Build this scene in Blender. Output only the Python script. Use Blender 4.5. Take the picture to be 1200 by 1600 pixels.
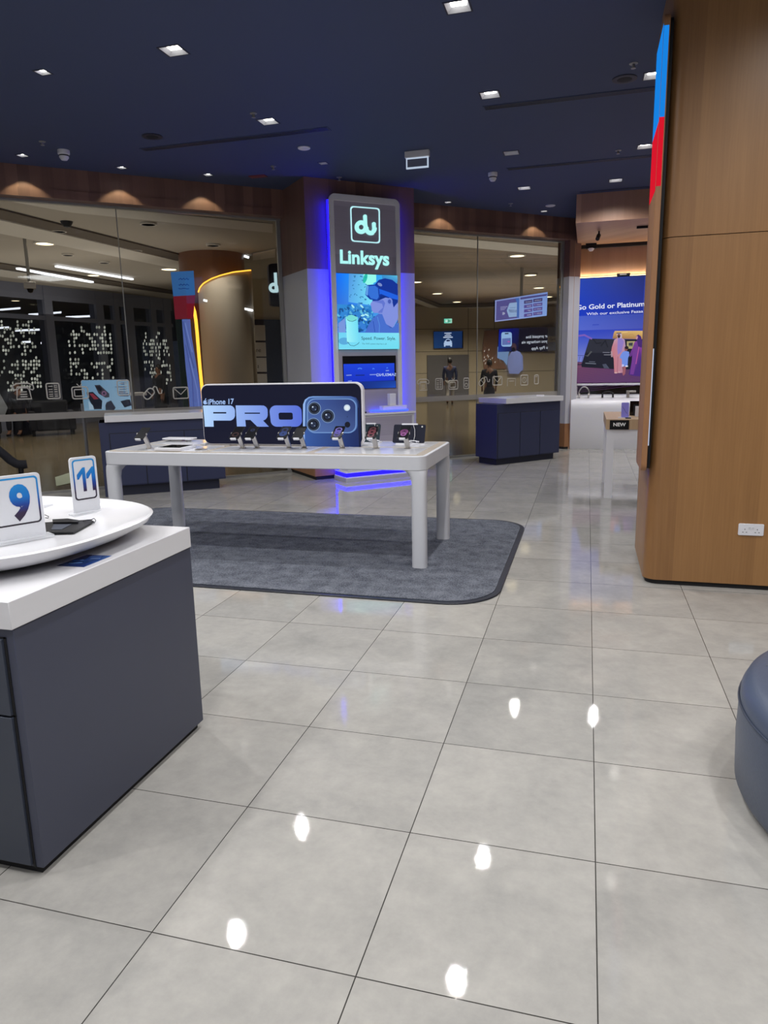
import bpy, bmesh, math, random
from mathutils import Vector, Matrix
random.seed(7)
for o in list(bpy.data.objects): bpy.data.objects.remove(o)
SC = bpy.context.scene
COL = SC.collection
# ---------------------------------------------------------------- camera (solved from the floor tile grid)
H = 1.543; FPX = 1118.7
YAW, PIT, ROL = 0.275489, 0.201143, -0.0200273
_F = Vector((-math.sin(YAW)*math.cos(PIT), math.cos(YAW)*math.cos(PIT), -math.sin(PIT)))
_r = Vector((math.cos(YAW), math.sin(YAW), 0)); _u = _r.cross(_F)
_R = _r*math.cos(ROL)+_u*math.sin(ROL); _U = _u*math.cos(ROL)-_r*math.sin(ROL)
CP = Vector((0, 0, H))
cam = bpy.data.cameras.new('camera'); camo = bpy.data.objects.new('camera', cam); COL.objects.link(camo)
camo.matrix_world = Matrix(((_R.x, _U.x, -_F.x, 0), (_R.y, _U.y, -_F.y, 0), (_R.z, _U.z, -_F.z, H), (0, 0, 0, 1)))
cam.sensor_fit = 'VERTICAL'; cam.sensor_height = 32; cam.lens = 32*FPX/1600; cam.clip_start = .05; cam.clip_end = 200
SC.camera = camo
SC.view_settings.view_transform = 'Standard'; SC.view_settings.look = 'None'
SC.view_settings.exposure = 0.0; SC.view_settings.gamma = 1; SC.view_settings.use_curve_mapping = False
world = bpy.data.worlds.new('world'); SC.world = world; world.use_nodes = True
world.node_tree.nodes['Background'].inputs[0].default_value = (.02, .025, .04, 1)
world.node_tree.nodes['Background'].inputs[1].default_value = 0.6
# light levels
SPOT_W, SMALL_W, FILL_W, MALL_W, SCALLOP_W = 84, 12, 40, 420, 12

# ---------------------------------------------------------------- pixel measuring helpers (1200x1600 photo)
def ray(x, y): return _F+_R*((x-600)/FPX)-_U*((y-800)/FPX)
def atz(x, y, z=0.):
    d = ray(x, y); return CP+d*((z-H)/d.z)
def onplane(x, y, A, B):
    d = ray(x, y); n = Vector((-(B[1]-A[1]), B[0]-A[0], 0)); return CP+d*((n.x*A[0]+n.y*A[1])/(n.x*d.x+n.y*d.y))
def onY(x, y, Y): return onplane(x, y, (0, Y), (1, Y))
def onX(x, y, X): return onplane(x, y, (X, 0), (X, 1))
TH = math.radians(43); EV = Vector((math.cos(TH), math.sin(TH), 0)); NV = Vector((math.sin(TH), -math.cos(TH), 0)); OV = Vector((-3.60, 9.25, 0))
def ft(s, t, z=0.): return OV+EV*s+NV*t+Vector((0, 0, z))
def onf(x, y, t): return onplane(x, y, ft(0, t), ft(1, t))
def fs(P):
    d = P-OV; return d.dot(EV), d.dot(NV), P.z
CZ = 3.95
def lin(c):
    c = c/255; return c/12.92 if c <= .04045 else ((c+.055)/1.055)**2.4
def rgb(c): return (lin(c[0]), lin(c[1]), lin(c[2]), 1)

# ---------------------------------------------------------------- materials
def newmat(name):
    m = bpy.data.materials.new(name); m.use_nodes = True
    nt = m.node_tree; return m, nt, nt.nodes['Principled BSDF']
def node(nt, typ, ins=None, **kw):
    n = nt.nodes.new(typ)
    for k, v in kw.items(): setattr(n, k, v)
    if ins:
        for k, v in ins.items():
            if hasattr(v, 'is_output') and v.is_output: nt.links.new(v, n.inputs[k])
            else: n.inputs[k].default_value = v
    return n
def mth(nt, op, a, b=0.): return node(nt, 'ShaderNodeMath', {0: a, 1: b}, operation=op).outputs[0]
def plain(name, c, rough=.5, metal=0., var=.06, scale=14, bump=0., spec=.5, coat=0.):
    m, nt, b = newmat(name); c = rgb(c)
    no = node(nt, 'ShaderNodeTexNoise', {'Scale': scale, 'Detail': 4.})
    mx = node(nt, 'ShaderNodeMix', data_type='RGBA')
    mx.inputs[6].default_value = tuple(v*(1-var) for v in c[:3])+(1,); mx.inputs[7].default_value = tuple(min(1, v*(1+var)) for v in c[:3])+(1,)
    nt.links.new(no.outputs[0], mx.inputs[0]); nt.links.new(mx.outputs[2], b.inputs['Base Color'])
    b.inputs['Roughness'].default_value = rough; b.inputs['Metallic'].default_value = metal
    b.inputs['Specular IOR Level'].default_value = spec; b.inputs['Coat Weight'].default_value = coat
    if bump:
        bp = node(nt, 'ShaderNodeBump', {'Strength': bump, 'Distance': .01, 'Height': no.outputs[0]}); nt.links.new(bp.outputs[0], b.inputs['Normal'])
    return m
def emis(name, c, s=1.):
    m, nt, b = newmat(name); nt.nodes.remove(b)
    e = node(nt, 'ShaderNodeEmission', {'Color': rgb(c), 'Strength': s}); nt.links.new(e.outputs[0], nt.nodes['Material Output'].inputs[0]); return m
def attr_emis(name, s=1.):
    m, nt, b = newmat(name)
    a = node(nt, 'ShaderNodeAttribute', attribute_name='Col')
    b.inputs['Base Color'].default_value = (.01, .01, .01, 1); b.inputs['Roughness'].default_value = .4; b.inputs['Specular IOR Level'].default_value = .12
    nt.links.new(a.outputs[0], b.inputs['Emission Color']); b.inputs['Emission Strength'].default_value = s; return m
def attr_print(name, rough=.4):
    m, nt, b = newmat(name)
    a = node(nt, 'ShaderNodeAttribute', attribute_name='Col'); nt.links.new(a.outputs[0], b.inputs['Base Color']); b.inputs['Roughness'].default_value = rough; return m
def wood(name, c1, c2, d, w=.16, rough=.45, hor=False):
    """vertical veneer leaves: tone per leaf plus fine grain"""
    m, nt, b = newmat(name)
    g = node(nt, 'ShaderNodeNewGeometry'); sp = node(nt, 'ShaderNodeSeparateXYZ', {0: g.outputs['Position']})
    if hor: u = sp.outputs[2]; v = mth(nt, 'ADD', mth(nt, 'MULTIPLY', sp.outputs[0], d[0]), mth(nt, 'MULTIPLY', sp.outputs[1], d[1]))
    else: v = sp.outputs[2]; u = mth(nt, 'ADD', mth(nt, 'MULTIPLY', sp.outputs[0], d[0]), mth(nt, 'MULTIPLY', sp.outputs[1], d[1]))
    leaf = mth(nt, 'FLOOR', mth(nt, 'DIVIDE', u, w))
    wn = node(nt, 'ShaderNodeTexWhiteNoise', {'W': leaf}, noise_dimensions='1D')
    cv = node(nt, 'ShaderNodeCombineXYZ', {0: mth(nt, 'MULTIPLY', u, 60.), 1: mth(nt, 'MULTIPLY', v, 1.6), 2: mth(nt, 'MULTIPLY', leaf, 3.7)})
    gr = node(nt, 'ShaderNodeTexNoise', {'Vector': cv.outputs[0], 'Scale': 1.6, 'Detail': 5., 'Roughness': .6})
    cv2 = node(nt, 'ShaderNodeCombineXYZ', {0: mth(nt, 'MULTIPLY', u, 9.), 1: mth(nt, 'MULTIPLY', v, .5), 2: mth(nt, 'MULTIPLY', leaf, 5.1)})
    g2 = node(nt, 'ShaderNodeTexNoise', {'Vector': cv2.outputs[0], 'Scale': 1., 'Detail': 2.})
    f = mth(nt, 'ADD', mth(nt, 'MULTIPLY', wn.outputs[0], .75), mth(nt, 'ADD', mth(nt, 'MULTIPLY', gr.outputs[0], .55), mth(nt, 'SUBTRACT', mth(nt, 'MULTIPLY', g2.outputs[0], .5), .42)))
    mx = node(nt, 'ShaderNodeMix', {0: f, 6: rgb(c1), 7: rgb(c2)}, data_type='RGBA')
    nt.links.new(mx.outputs[2], b.inputs['Base Color']); b.inputs['Roughness'].default_value = rough
    return m
def tile_floor(name, ox, oy, tw, c1, c2, cg, rough, ang=0., gw=.0035, tl=None):
    m, nt, b = newmat(name)
    g = node(nt, 'ShaderNodeNewGeometry')
    mp = node(nt, 'ShaderNodeMapping', {0: g.outputs['Position'], 'Rotation': (0, 0, ang)})
    sp = node(nt, 'ShaderNodeSeparateXYZ', {0: mp.outputs[0]})
    tl = tl or tw
    u = mth(nt, 'DIVIDE', mth(nt, 'SUBTRACT', sp.outputs[0], ox), tw); v = mth(nt, 'DIVIDE', mth(nt, 'SUBTRACT', sp.outputs[1], oy), tl)
    du = mth(nt, 'MULTIPLY', mth(nt, 'ABSOLUTE', mth(nt, 'SUBTRACT', mth(nt, 'FRACT', mth(nt, 'ADD', u, .5)), .5)), tw)
    dv = mth(nt, 'MULTIPLY', mth(nt, 'ABSOLUTE', mth(nt, 'SUBTRACT', mth(nt, 'FRACT', mth(nt, 'ADD', v, .5)), .5)), tl)
    line = mth(nt, 'LESS_THAN', mth(nt, 'MINIMUM', du, dv), gw/2)
    cell = node(nt, 'ShaderNodeCombineXYZ', {0: mth(nt, 'FLOOR', u), 1: mth(nt, 'FLOOR', v), 2: 0.})
    wn = node(nt, 'ShaderNodeTexWhiteNoise', {'Vector': cell.outputs[0]}, noise_dimensions='3D')
    off = node(nt, 'ShaderNodeVectorMath', {0: g.outputs['Position'], 1: wn.outputs[1]}, operation='ADD')
    off2 = node(nt, 'ShaderNodeVectorMath', {0: wn.outputs[1], 3: 5.}, operation='SCALE')
    off3 = node(nt, 'ShaderNodeVectorMath', {0: off.outputs[0], 1: off2.outputs[0]}, operation='ADD')
    n1 = node(nt, 'ShaderNodeTexNoise', {'Vector': off3.outputs[0], 'Scale': 3.2, 'Detail': 8., 'Roughness': .62, 'Distortion': .4})
    n3 = node(nt, 'ShaderNodeTexNoise', {'Vector': off3.outputs[0], 'Scale': 16., 'Detail': 6., 'Roughness': .7})
    f = mth(nt, 'ADD', mth(nt, 'MULTIPLY', wn.outputs[0], .25), mth(nt, 'ADD', mth(nt, 'MULTIPLY', mth(nt, 'SUBTRACT', n1.outputs[0], .25), 1.15), mth(nt, 'MULTIPLY', mth(nt, 'SUBTRACT', n3.outputs[0], .5), .7)))
    mx = node(nt, 'ShaderNodeMix', {0: f, 6: rgb(c1), 7: rgb(c2)}, data_type='RGBA')
    mg = node(nt, 'ShaderNodeMix', {0: line, 6: mx.outputs[2], 7: rgb(cg)}, data_type='RGBA')
    nt.links.new(mg.outputs[2], b.inputs['Base Color'])
    n2 = node(nt, 'ShaderNodeTexNoise', {'Vector': g.outputs['Position'], 'Scale': 260., 'Detail': 2.})
    bp = node(nt, 'ShaderNodeBump', {'Strength': .022, 'Distance': .002, 'Height': n2.outputs[0]}); nt.links.new(bp.outputs[0], b.inputs['Normal'])
    b.inputs['Specular IOR Level'].default_value = .32
    rr = mth(nt, 'ADD', mth(nt, 'MULTIPLY', n1.outputs[0], .02), rough); nt.links.new(rr, b.inputs['Roughness'])
    return m
def glassmat(name, tint, k=1.0):
    m, nt, b = newmat(name); nt.nodes.remove(b)
    tr = node(nt, 'ShaderNodeBsdfTransparent', {'Color': tint}); gl = node(nt, 'ShaderNodeBsdfGlossy', {'Color': (.9, .95, 1, 1), 'Roughness': .02})
    fr = node(nt, 'ShaderNodeFresnel', {'IOR': 1.45}); mx = node(nt, 'ShaderNodeMixShader', {0: mth(nt, 'MULTIPLY', fr.outputs[0], k), 1: tr.outputs[0], 2: gl.outputs[0]})
    nt.links.new(mx.outputs[0], nt.nodes['Material Output'].inputs[0]); return m
def frost(name, c, a):
    m, nt, b = newmat(name); b.inputs['Base Color'].default_value = rgb(c); b.inputs['Alpha'].default_value = a; b.inputs['Roughness'].default_value = .7; return m
def stripes(name, c1, c2, d, freq, rough=.6):
    m, nt, b = newmat(name)
    g = node(nt, 'ShaderNodeNewGeometry'); sp = node(nt, 'ShaderNodeSeparateXYZ', {0: g.outputs['Position']})
    u = mth(nt, 'ADD', mth(nt, 'MULTIPLY', sp.outputs[0], d[0]), mth(nt, 'MULTIPLY', sp.outputs[1], d[1]))
    v = mth(nt, 'SUBTRACT', mth(nt, 'MULTIPLY', sp.outputs[0], d[1]), mth(nt, 'MULTIPLY', sp.outputs[1], d[0]))
    cv = node(nt, 'ShaderNodeCombineXYZ', {0: mth(nt, 'MULTIPLY', u, freq), 1: mth(nt, 'MULTIPLY', v, .15), 2: 0.})
    n1 = node(nt, 'ShaderNodeTexNoise', {'Vector': cv.outputs[0], 'Scale': 1., 'Detail': 3.})
    mx = node(nt, 'ShaderNodeMix', {0: mth(nt, 'MULTIPLY', mth(nt, 'SUBTRACT', n1.outputs[0], .25), 2.), 6: rgb(c1), 7: rgb(c2)}, data_type='RGBA')
    nt.links.new(mx.outputs[2], b.inputs['Base Color']); b.inputs['Roughness'].default_value = rough; return m
def carpet(name, c1, c2):
    m, nt, b = newmat(name)
    g = node(nt, 'ShaderNodeNewGeometry')
    n1 = node(nt, 'ShaderNodeTexNoise', {'Vector': g.outputs['Position'], 'Scale': 110., 'Detail': 5., 'Roughness': .75})
    n2 = node(nt, 'ShaderNodeTexNoise', {'Vector': g.outputs['Position'], 'Scale': 9., 'Detail': 3.})
    f = mth(nt, 'ADD', mth(nt, 'MULTIPLY', mth(nt, 'SUBTRACT', n1.outputs[0], .5), 3.2), mth(nt, 'MULTIPLY', n2.outputs[0], 1.))
    mx = node(nt, 'ShaderNodeMix', {0: f, 6: rgb(c1), 7: rgb(c2)}, data_type='RGBA'); mx.clamp_factor = True
    nt.links.new(mx.outputs[2], b.inputs['Base Color']); b.inputs['Roughness'].default_value = .95; b.inputs['Specular IOR Level'].default_value = .1
    bp = node(nt, 'ShaderNodeBump', {'Strength': .5, 'Distance': .004, 'Height': n1.outputs[0]}); nt.links.new(bp.outputs[0], b.inputs['Normal']); return m
def gradz(name, z0, z1, stops, rough=.35):
    m, nt, b = newmat(name)
    g = node(nt, 'ShaderNodeNewGeometry'); sp = node(nt, 'ShaderNodeSeparateXYZ', {0: g.outputs['Position']})
    f = mth(nt, 'DIVIDE', mth(nt, 'SUBTRACT', sp.outputs[2], z0), z1-z0)
    cr = node(nt, 'ShaderNodeValToRGB', {0: f}); el = cr.color_ramp.elements
    el[0].position = stops[0][0]; el[0].color = rgb(stops[0][1]); el[1].position = stops[-1][0]; el[1].color = rgb(stops[-1][1])
    for p, c in stops[1:-1]: e_ = el.new(p); e_.color = rgb(c)
    nt.links.new(cr.outputs[0], b.inputs['Base Color']); b.inputs['Roughness'].default_value = rough; return m

M = dict(
 floor=tile_floor('store_floor_tile', -1.121, 1.486, .6, (146, 145, 142), (186, 183, 177), (62, 60, 58), .018),
 mfloor=tile_floor('mall_floor_stone', 0, 0, 1.2, (108, 98, 80), (126, 114, 94), (60, 52, 42), .13, ang=-TH, gw=.01),
 ceil=plain('navy_ceiling_paint', (64, 74, 104), .75, var=.03, scale=3),
 band=wood('facade_veneer', (104, 76, 68), (136, 102, 90), (EV.x+NV.x, EV.y+NV.y), .13),
 lowwood=wood('column_base_veneer', (132, 92, 62), (164, 118, 80), (EV.x+NV.x, EV.y+NV.y), .13),
 pillar=wood('pillar_oak_veneer', (128, 90, 54), (172, 128, 80), (1, 1), .17, .38),
 baywood=wood('bay_oak_veneer', (160, 120, 96), (190, 150, 122), (1, 1), .3),
 tablewood=wood('pale_oak', (180, 150, 118), (204, 176, 142), (1, 0), .5),
 beige=wood('beige_laminate', (158, 148, 136), (182, 172, 158), (0, 1), .4, hor=False),
 kwood=wood('grey_laminate', (160, 155, 172), (188, 182, 198), (EV.x, EV.y), .6, .35, hor=True),
 white=plain('white_lacquer', (226, 226, 232), .28, var=.015),
 whitem=plain('white_matt', (206, 208, 214), .5, var=.02),
 greyp=plain('pale_grey_panel', (182, 182, 190), .4, var=.02, scale=4),
 gloss=plain('white_gloss_insert', (224, 226, 232), .08, var=.01),
 solid=plain('white_solid_surface', (218, 218, 222), .16, var=.02, scale=3),
 navy=plain('navy_cabinet', (44, 50, 80), .45, var=.03),
 navyd=plain('navy_toe_kick', (24, 28, 48), .5),
 slate=plain('slate_cabinet', (66, 70, 88), .42, var=.04, scale=5),
 slated=plain('slate_drawer', (58, 64, 78), .42, var=.04, scale=5),
 black=plain('black_plastic', (13, 13, 17), .45, spec=.3), blackg=plain('black_glass', (8, 9, 14), .08),
 dark=plain('dark_shadow_gap', (22, 22, 26), .7),
 steel=plain('brushed_steel', (196, 192, 188), .3, metal=.9, var=.05),
 silver=plain('mirror_reflector', (225, 225, 230), .15, metal=1.),
 carpet=carpet('charcoal_carpet', (56, 60, 70), (126, 130, 140)), rubber=plain('rubber_edge', (34, 38, 50), .35),
 leather=plain('blue_grey_leatherette', (74, 84, 104), .38, var=.05, scale=60, bump=.08),
 leatherd=plain('seam_cord', (56, 64, 80), .4),
 framem=plain('anodised_frame', (150, 150, 148), .35, metal=.3),
 glass=glassmat('shopfront_glass', (.80, .80, .78, 1), .8), acrylic=frost('clear_acrylic', (225, 228, 232), .45),
 frost=frost('frosted_film', (168, 164, 160), .55), icon=frost('frosted_icon_film', (205, 202, 198), .75),
 mceil=plain('mall_ceiling_plaster', (168, 162, 154), .8, var=.03, scale=1), mceild=plain('mall_ceiling_groove', (88, 78, 68), .8),
 mceils=stripes('mall_slatted_ceiling', (96, 82, 66), (134, 116, 96), (-.42, .9), 5.),
 mceilw=plain('mall_ceiling_white_edge', (205, 202, 198), .8, var=.02),
 stone=plain('mall_stone_wall', (186, 174, 150), .35, var=.05, scale=1.5), stoned=plain('stone_joint', (78, 70, 56), .7),
 doorm=plain('grey_metal_door', (104, 102, 104), .4), mull=plain('curtain_mullion', (128, 134, 156), .5), night=plain('night_backdrop', (56, 60, 66), .3),
 nightg=plain('dark_panel', (58, 60, 62), .3), cream=plain('cream_cladding', (170, 162, 150), .9, var=.02, scale=1, spec=.1), brownw=wood('mall_column_veneer', (112, 76, 56), (134, 94, 70), (1, 1), .2),
 shopnavy=plain('neighbour_shop_navy', (30, 48, 84), .4),
 pglass=plain('phone_glass', (8, 9, 16), .35, spec=.15), tabl=plain('tablet_navy', (18, 22, 40), .6, spec=.2), tabg=plain('tablet_green_grey', (44, 58, 66), .6, spec=.2),
 skin=plain('skin', (132, 96, 78), .6), hair=plain('black_hair', (18, 15, 14), .5), clothk=plain('black_cloth', (15, 16, 26), .85), clothn=plain('navy_cloth', (32, 42, 82), .85), clothg=plain('grey_trousers', (150, 146, 140), .85),
 led=emis('lamp_led', (255, 250, 240), 12.), refl=plain('lamp_reflector', (190, 192, 200), .3, metal=.3), ledoff=plain('lamp_lens', (170, 172, 178), .3), ledw=emis('mall_lamp', (255, 236, 190), 5.), ledc=emis('cool_tube', (240, 245, 255), 3.),
 blue=emis('blue_led_strip', (9, 5, 255), 13.), bluei=emis('blue_led_loop', (40, 60, 255), 5.), amber=emis('amber_led', (255, 176, 60), 3.2), cove=emis('warm_cove_led', (255, 214, 140), 5.),
 logo=emis('backlit_letter', (205, 248, 255), 1.25), dlogo=emis('white_sign_letter', (200, 225, 240), .9),
 screen=attr_emis('screen_picture', 1.), screend=attr_emis('screen_seen_through_glass', 1.3), pr=attr_print('printed_graphic'), prg=attr_print('printed_gloss', .15),
 purple=plain('lilac_phone', (140, 135, 225), .3), g9=gradz('blue_gradient_ink', 1.01, 1.18, [(0, (22, 10, 26)), (.25, (40, 20, 60)), (.42, (24, 60, 140)), (.58, (22, 108, 188)), (1, (40, 140, 205))]),
)
M['g9'].name = 'blue_to_black_ink'

# ---------------------------------------------------------------- mesh builder
class MB:
    def __init__(s, xf=None): s.v = []; s.f = []; s.c = []; s.mi = []; s.xf = xf; s.m = 0
    def add(s, vs, fs_, col=None):
        b = len(s.v)
        for p in vs: s.v.append(Vector(s.xf(*p)) if s.xf else Vector(p))
        for f in fs_: s.f.append([b+i for i in f]); s.mi.append(s.m)
        s.c += (col if isinstance(col, list) else [col or (1, 1, 1, 1)]*len(vs))
        return s
    def box(s, a, b):
        x0, y0, z0 = a; x1, y1, z1 = b
        return s.add([(x0, y0, z0), (x1, y0, z0), (x1, y1, z0), (x0, y1, z0), (x0, y0, z1), (x1, y0, z1), (x1, y1, z1), (x0, y1, z1)],
                     [(0, 3, 2, 1), (4, 5, 6, 7), (0, 1, 5, 4), (1, 2, 6, 5), (2, 3, 7, 6), (3, 0, 4, 7)])
    def prism(s, poly, fn, d0, d1):
        n = len(poly); vs = [fn(u, v, d0) for u, v in poly]+[fn(u, v, d1) for u, v in poly]
        return s.add(vs, [tuple(range(n))[::-1], tuple(range(n, 2*n))]+[(i, (i+1) % n, n+(i+1) % n, n+i) for i in range(n)])
    def tube(s, pts, r, n=8, closed=False):
        pts = [Vector(p) for p in pts]; N = len(pts); rs = r if isinstance(r, (list, tuple)) else [r]*N
        vs = []; prev = None
        for i, p in enumerate(pts):
            a = pts[(i-1) % N] if (i or closed) else p; b = pts[(i+1) % N] if (i < N-1 or closed) else p
            t = (b-a).normalized()
            if prev is None: prev = t.orthogonal().normalized()
            prev = (prev-t*prev.dot(t)).normalized(); q = t.cross(prev)
            for k in range(n):
                an = 2*math.pi*k/n; vs.append(tuple(p+(prev*math.cos(an)+q*math.sin(an))*rs[i]))
        fc = []
        for i in range(N if closed else N-1):
            j = (i+1) % N
            for k in range(n): fc.append((i*n+k, i*n+(k+1) % n, j*n+(k+1) % n, j*n+k))
        if not closed: fc += [tuple(range(n))[::-1], tuple(range((N-1)*n, N*n))]
        return s.add(vs, fc)
    def lathe(s, prof, c, n=32, axis=None):
        vs = []
        for r, z in prof:
            for k in range(n): an = 2*math.pi*k/n; vs.append((c[0]+r*math.cos(an), c[1]+r*math.sin(an), c[2]+z))
        fc = []
        for i in range(len(prof)-1):
            for k in range(n): fc.append((i*n+k, i*n+(k+1) % n, (i+1)*n+(k+1) % n, (i+1)*n+k))
        if prof[0][0] > 1e-5: fc.append(tuple(range(n))[::-1])
        if prof[-1][0] > 1e-5: fc.append(tuple(range((len(prof)-1)*n, len(prof)*n)))
        return s.add(vs, fc)
ORG = {}
def finish(name, mb, mats, parent=None, bevel=0., smooth=False, origin=None, seg=2, recalc=True):
    me = bpy.data.meshes.new(name)
    mats = mats if isinstance(mats, list) else [mats]
    if parent is not None: L = ORG[parent.name]
    elif origin is not None: L = Vector(origin)
    else:
        xs = [v.x for v in mb.v]; ys = [v.y for v in mb.v]; L = Vector(((min(xs)+max(xs))/2, (min(ys)+max(ys))/2, min(v.z for v in mb.v)))
    me.from_pydata([tuple(v-L) for v in mb.v], [], mb.f)
    for m in mats: me.materials.append(m)
    for p, i in zip(me.polygons, mb.mi): p.material_index = i
    if any(c != (1, 1, 1, 1) for c in mb.c):
        a = me.color_attributes.new('Col', 'FLOAT_COLOR', 'POINT')
        for i, c in enumerate(mb.c): a.data[i].color = c
    if recalc:
        bm = bmesh.new(); bm.from_mesh(me); bmesh.ops.recalc_face_normals(bm, faces=bm.faces); bm.to_mesh(me); bm.free()
    o = bpy.data.objects.new(name, me); COL.objects.link(o)
    if parent is not None: o.parent = parent
    else: o.location = L
    ORG[o.name] = L
    if bevel:
        md = o.modifiers.new('bevel', 'BEVEL'); md.width = bevel; md.segments = seg; md.limit_method = 'ANGLE'; md.angle_limit = math.radians(40)
        md.harden_normals = False; smooth = True
    if smooth:
        for p in me.polygons: p.use_smooth = True
        bmx = bmesh.new(); bmx.from_mesh(me)
        for e_ in bmx.edges:
            if len(e_.link_faces) == 2 and e_.calc_face_angle(0) > math.radians(38): e_.smooth = False
        bmx.to_mesh(me); bmx.free()
    return o
def tag(o, label=None, cat=None, group=None, kind=None):
    if label: o['label'] = label
    if cat: o['category'] = cat
    if group: o['group'] = group
    if kind: o['kind'] = kind
    return o
def thing(name, loc, label, cat, group=None):
    o = bpy.data.objects.new(name, None); COL.objects.link(o); o.location = Vector(loc); o.empty_display_size = .1
    ORG[o.name] = Vector(loc); return tag(o, label, cat, group)
def struct(name, mb, mats, label=None, **kw): return tag(finish(name, mb, mats, **kw), label, kind='structure')
def dup(root, loc, label, group=None, rz=None):
    r = root.copy(); COL.objects.link(r); r.location = Vector(loc); r['label'] = label
    if group: r['group'] = group
    if rz is not None: r.rotation_euler = (0, 0, rz)
    for ch in list(root.children):
        c = ch.copy(); COL.objects.link(c); c.parent = r
        for g in list(ch.children):
            d = g.copy(); COL.objects.link(d); d.parent = c
    return r
def rr(w, h, r, n=6, cx=0, cy=0):
    P = []
    for qx, qy, a0 in ((1, 1, 0), (-1, 1, 90), (-1, -1, 180), (1, -1, 270)):
        for k in range(n+1):
            a = math.radians(a0+90*k/n); P.append((cx+qx*(w/2-r)+r*math.cos(a), cy+qy*(h/2-r)+r*math.sin(a)))
    return P
_tc = {}
def textgeo(s, bold=0.):
    key = (s, bold)
    if key in _tc: return _tc[key]
    cu = bpy.data.curves.new('t', 'FONT'); cu.body = s; cu.size = 1; cu.offset = bold; cu.resolution_u = 4
    o = bpy.data.objects.new('t', cu); COL.objects.link(o); dg = bpy.context.evaluated_depsgraph_get(); dg.update()
    me = bpy.data.meshes.new_from_object(o.evaluated_get(dg))
    vs = [(v.co.x, v.co.y) for v in me.vertices]; fc = [tuple(p.vertices) for p in me.polygons]
    bpy.data.objects.remove(o); bpy.data.curves.remove(cu); bpy.data.meshes.remove(me)
    x0 = min(v[0] for v in vs); x1 = max(v[0] for v in vs)
    vs = [((x-x0)/(x1-x0), y/.73) for x, y in vs]
    _tc[key] = (vs, fc); return _tc[key]
class Paint:
    """flat graphic on a vertical plane A-B; shapes are measured in photo pixels and lie in thin layers"""
    def __init__(s, A, B, K=None, base=0., eps=.0015):
        s.A, s.B, s.K, s.eps = A, B, K, eps; s.mb = MB(); s.l = 1
        n = Vector((-(B[1]-A[1]), B[0]-A[0], 0)).normalized()
        if n.dot(Vector((-A[0], -A[1], 0))) < 0: n = -n
        s.n = n; s.base = base
    def px(s, p):
        if s.K: return (s.K[0]+p[0]/s.K[2], s.K[1]+p[1]/s.K[2])
        return p
    def w(s, p): x, y = s.px(p); return onplane(x, y, s.A, s.B)+s.n*(s.base+s.l*s.eps)
    def poly(s, pts, c, up=True):
        if up: s.l += 1
        cols = [rgb(q) for q in c] if isinstance(c, list) else rgb(c)
        s.mb.add([s.w(p) for p in pts], [tuple(range(len(pts)))], cols); return s
    def grid(s, q, c, n=6, fn=None):
        """q: 4 corners tl,tr,br,bl ; c: 4 colours"""
        s.l += 1; vs = []; cs = []
        for j in range(n+1):
            for i in range(n+1):
                a, b = i/n, j/n
                p = [(q[0][k]*(1-a)+q[1][k]*a)*(1-b)+(q[3][k]*(1-a)+q[2][k]*a)*b for k in (0, 1)]
                cc = [(c[0][k]*(1-a)+c[1][k]*a)*(1-b)+(c[3][k]*(1-a)+c[2][k]*a)*b for k in (0, 1, 2)]
                vs.append(s.w(p)); cs.append(rgb(cc))
        s.mb.add(vs, [(j*(n+1)+i, j*(n+1)+i+1, (j+1)*(n+1)+i+1, (j+1)*(n+1)+i) for j in range(n) for i in range(n)], cs); return s
    def ell(s, cx, cy, rx, ry, c, n=24, rot=0):
        return s.poly([(cx+rx*math.cos(2*math.pi*k/n)*math.cos(rot)-ry*math.sin(2*math.pi*k/n)*math.sin(rot), cy+rx*math.cos(2*math.pi*k/n)*math.sin(rot)+ry*math.sin(2*math.pi*k/n)*math.cos(rot)) for k in range(n)], c)
    def line(s, pts, w, c):
        s.l += 1
        for i in range(len(pts)-1):
            (x0, y0), (x1, y1) = pts[i], pts[i+1]; d = math.hypot(x1-x0, y1-y0) or 1; nx, ny = -(y1-y0)/d*w/2, (x1-x0)/d*w/2
            tx, ty = (x1-x0)/d*w*.3, (y1-y0)/d*w*.3
            s.poly([(x0+nx-tx, y0+ny-ty), (x1+nx+tx, y1+ny+ty), (x1-nx+tx, y1-ny+ty), (x0-nx-tx, y0-ny-ty)], c, up=False)
        return s
    def text(s, t, p0, p1, h, c, bold=0., up=None):
        s.l += 1; vs, fc = textgeo(t, bold); ux = up or (0, -1)
        s.mb.add([s.w((p0[0]+(p1[0]-p0[0])*u+ux[0]*h*v, p0[1]+(p1[1]-p0[1])*u+ux[1]*h*v)) for u, v in vs], fc, rgb(c)); return s
    def done(s, name, mat, parent=None, **kw): return finish(name, s.mb, mat, parent, recalc=False, **kw)
def circ(cx, cy, r, n=24, a0=0, a1=360): return [(cx+r*math.cos(math.radians(a0+(a1-a0)*k/n)), cy+r*math.sin(math.radians(a0+(a1-a0)*k/n))) for k in range(n+(0 if a1-a0 == 360 else 1))]
def lamp(name, typ, loc, W, color=(1, 1, 1), size=.05, ang=None, blend=.4, aim=None, sy=None):
    l = bpy.data.lights.new(name, typ); l.energy = W; l.color = color
    if typ == 'SPOT': l.spot_size = math.radians(ang); l.spot_blend = blend; l.shadow_soft_size = size
    elif typ == 'AREA':
        l.shape = 'RECTANGLE'; l.size = size; l.size_y = sy or size
    else: l.shadow_soft_size = size
    o = bpy.data.objects.new(name, l); COL.objects.link(o); o.location = loc
    if aim is not None: o.rotation_euler = (Vector(aim)-Vector(loc)).to_track_quat('-Z', 'Y').to_euler()
    return o
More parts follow.
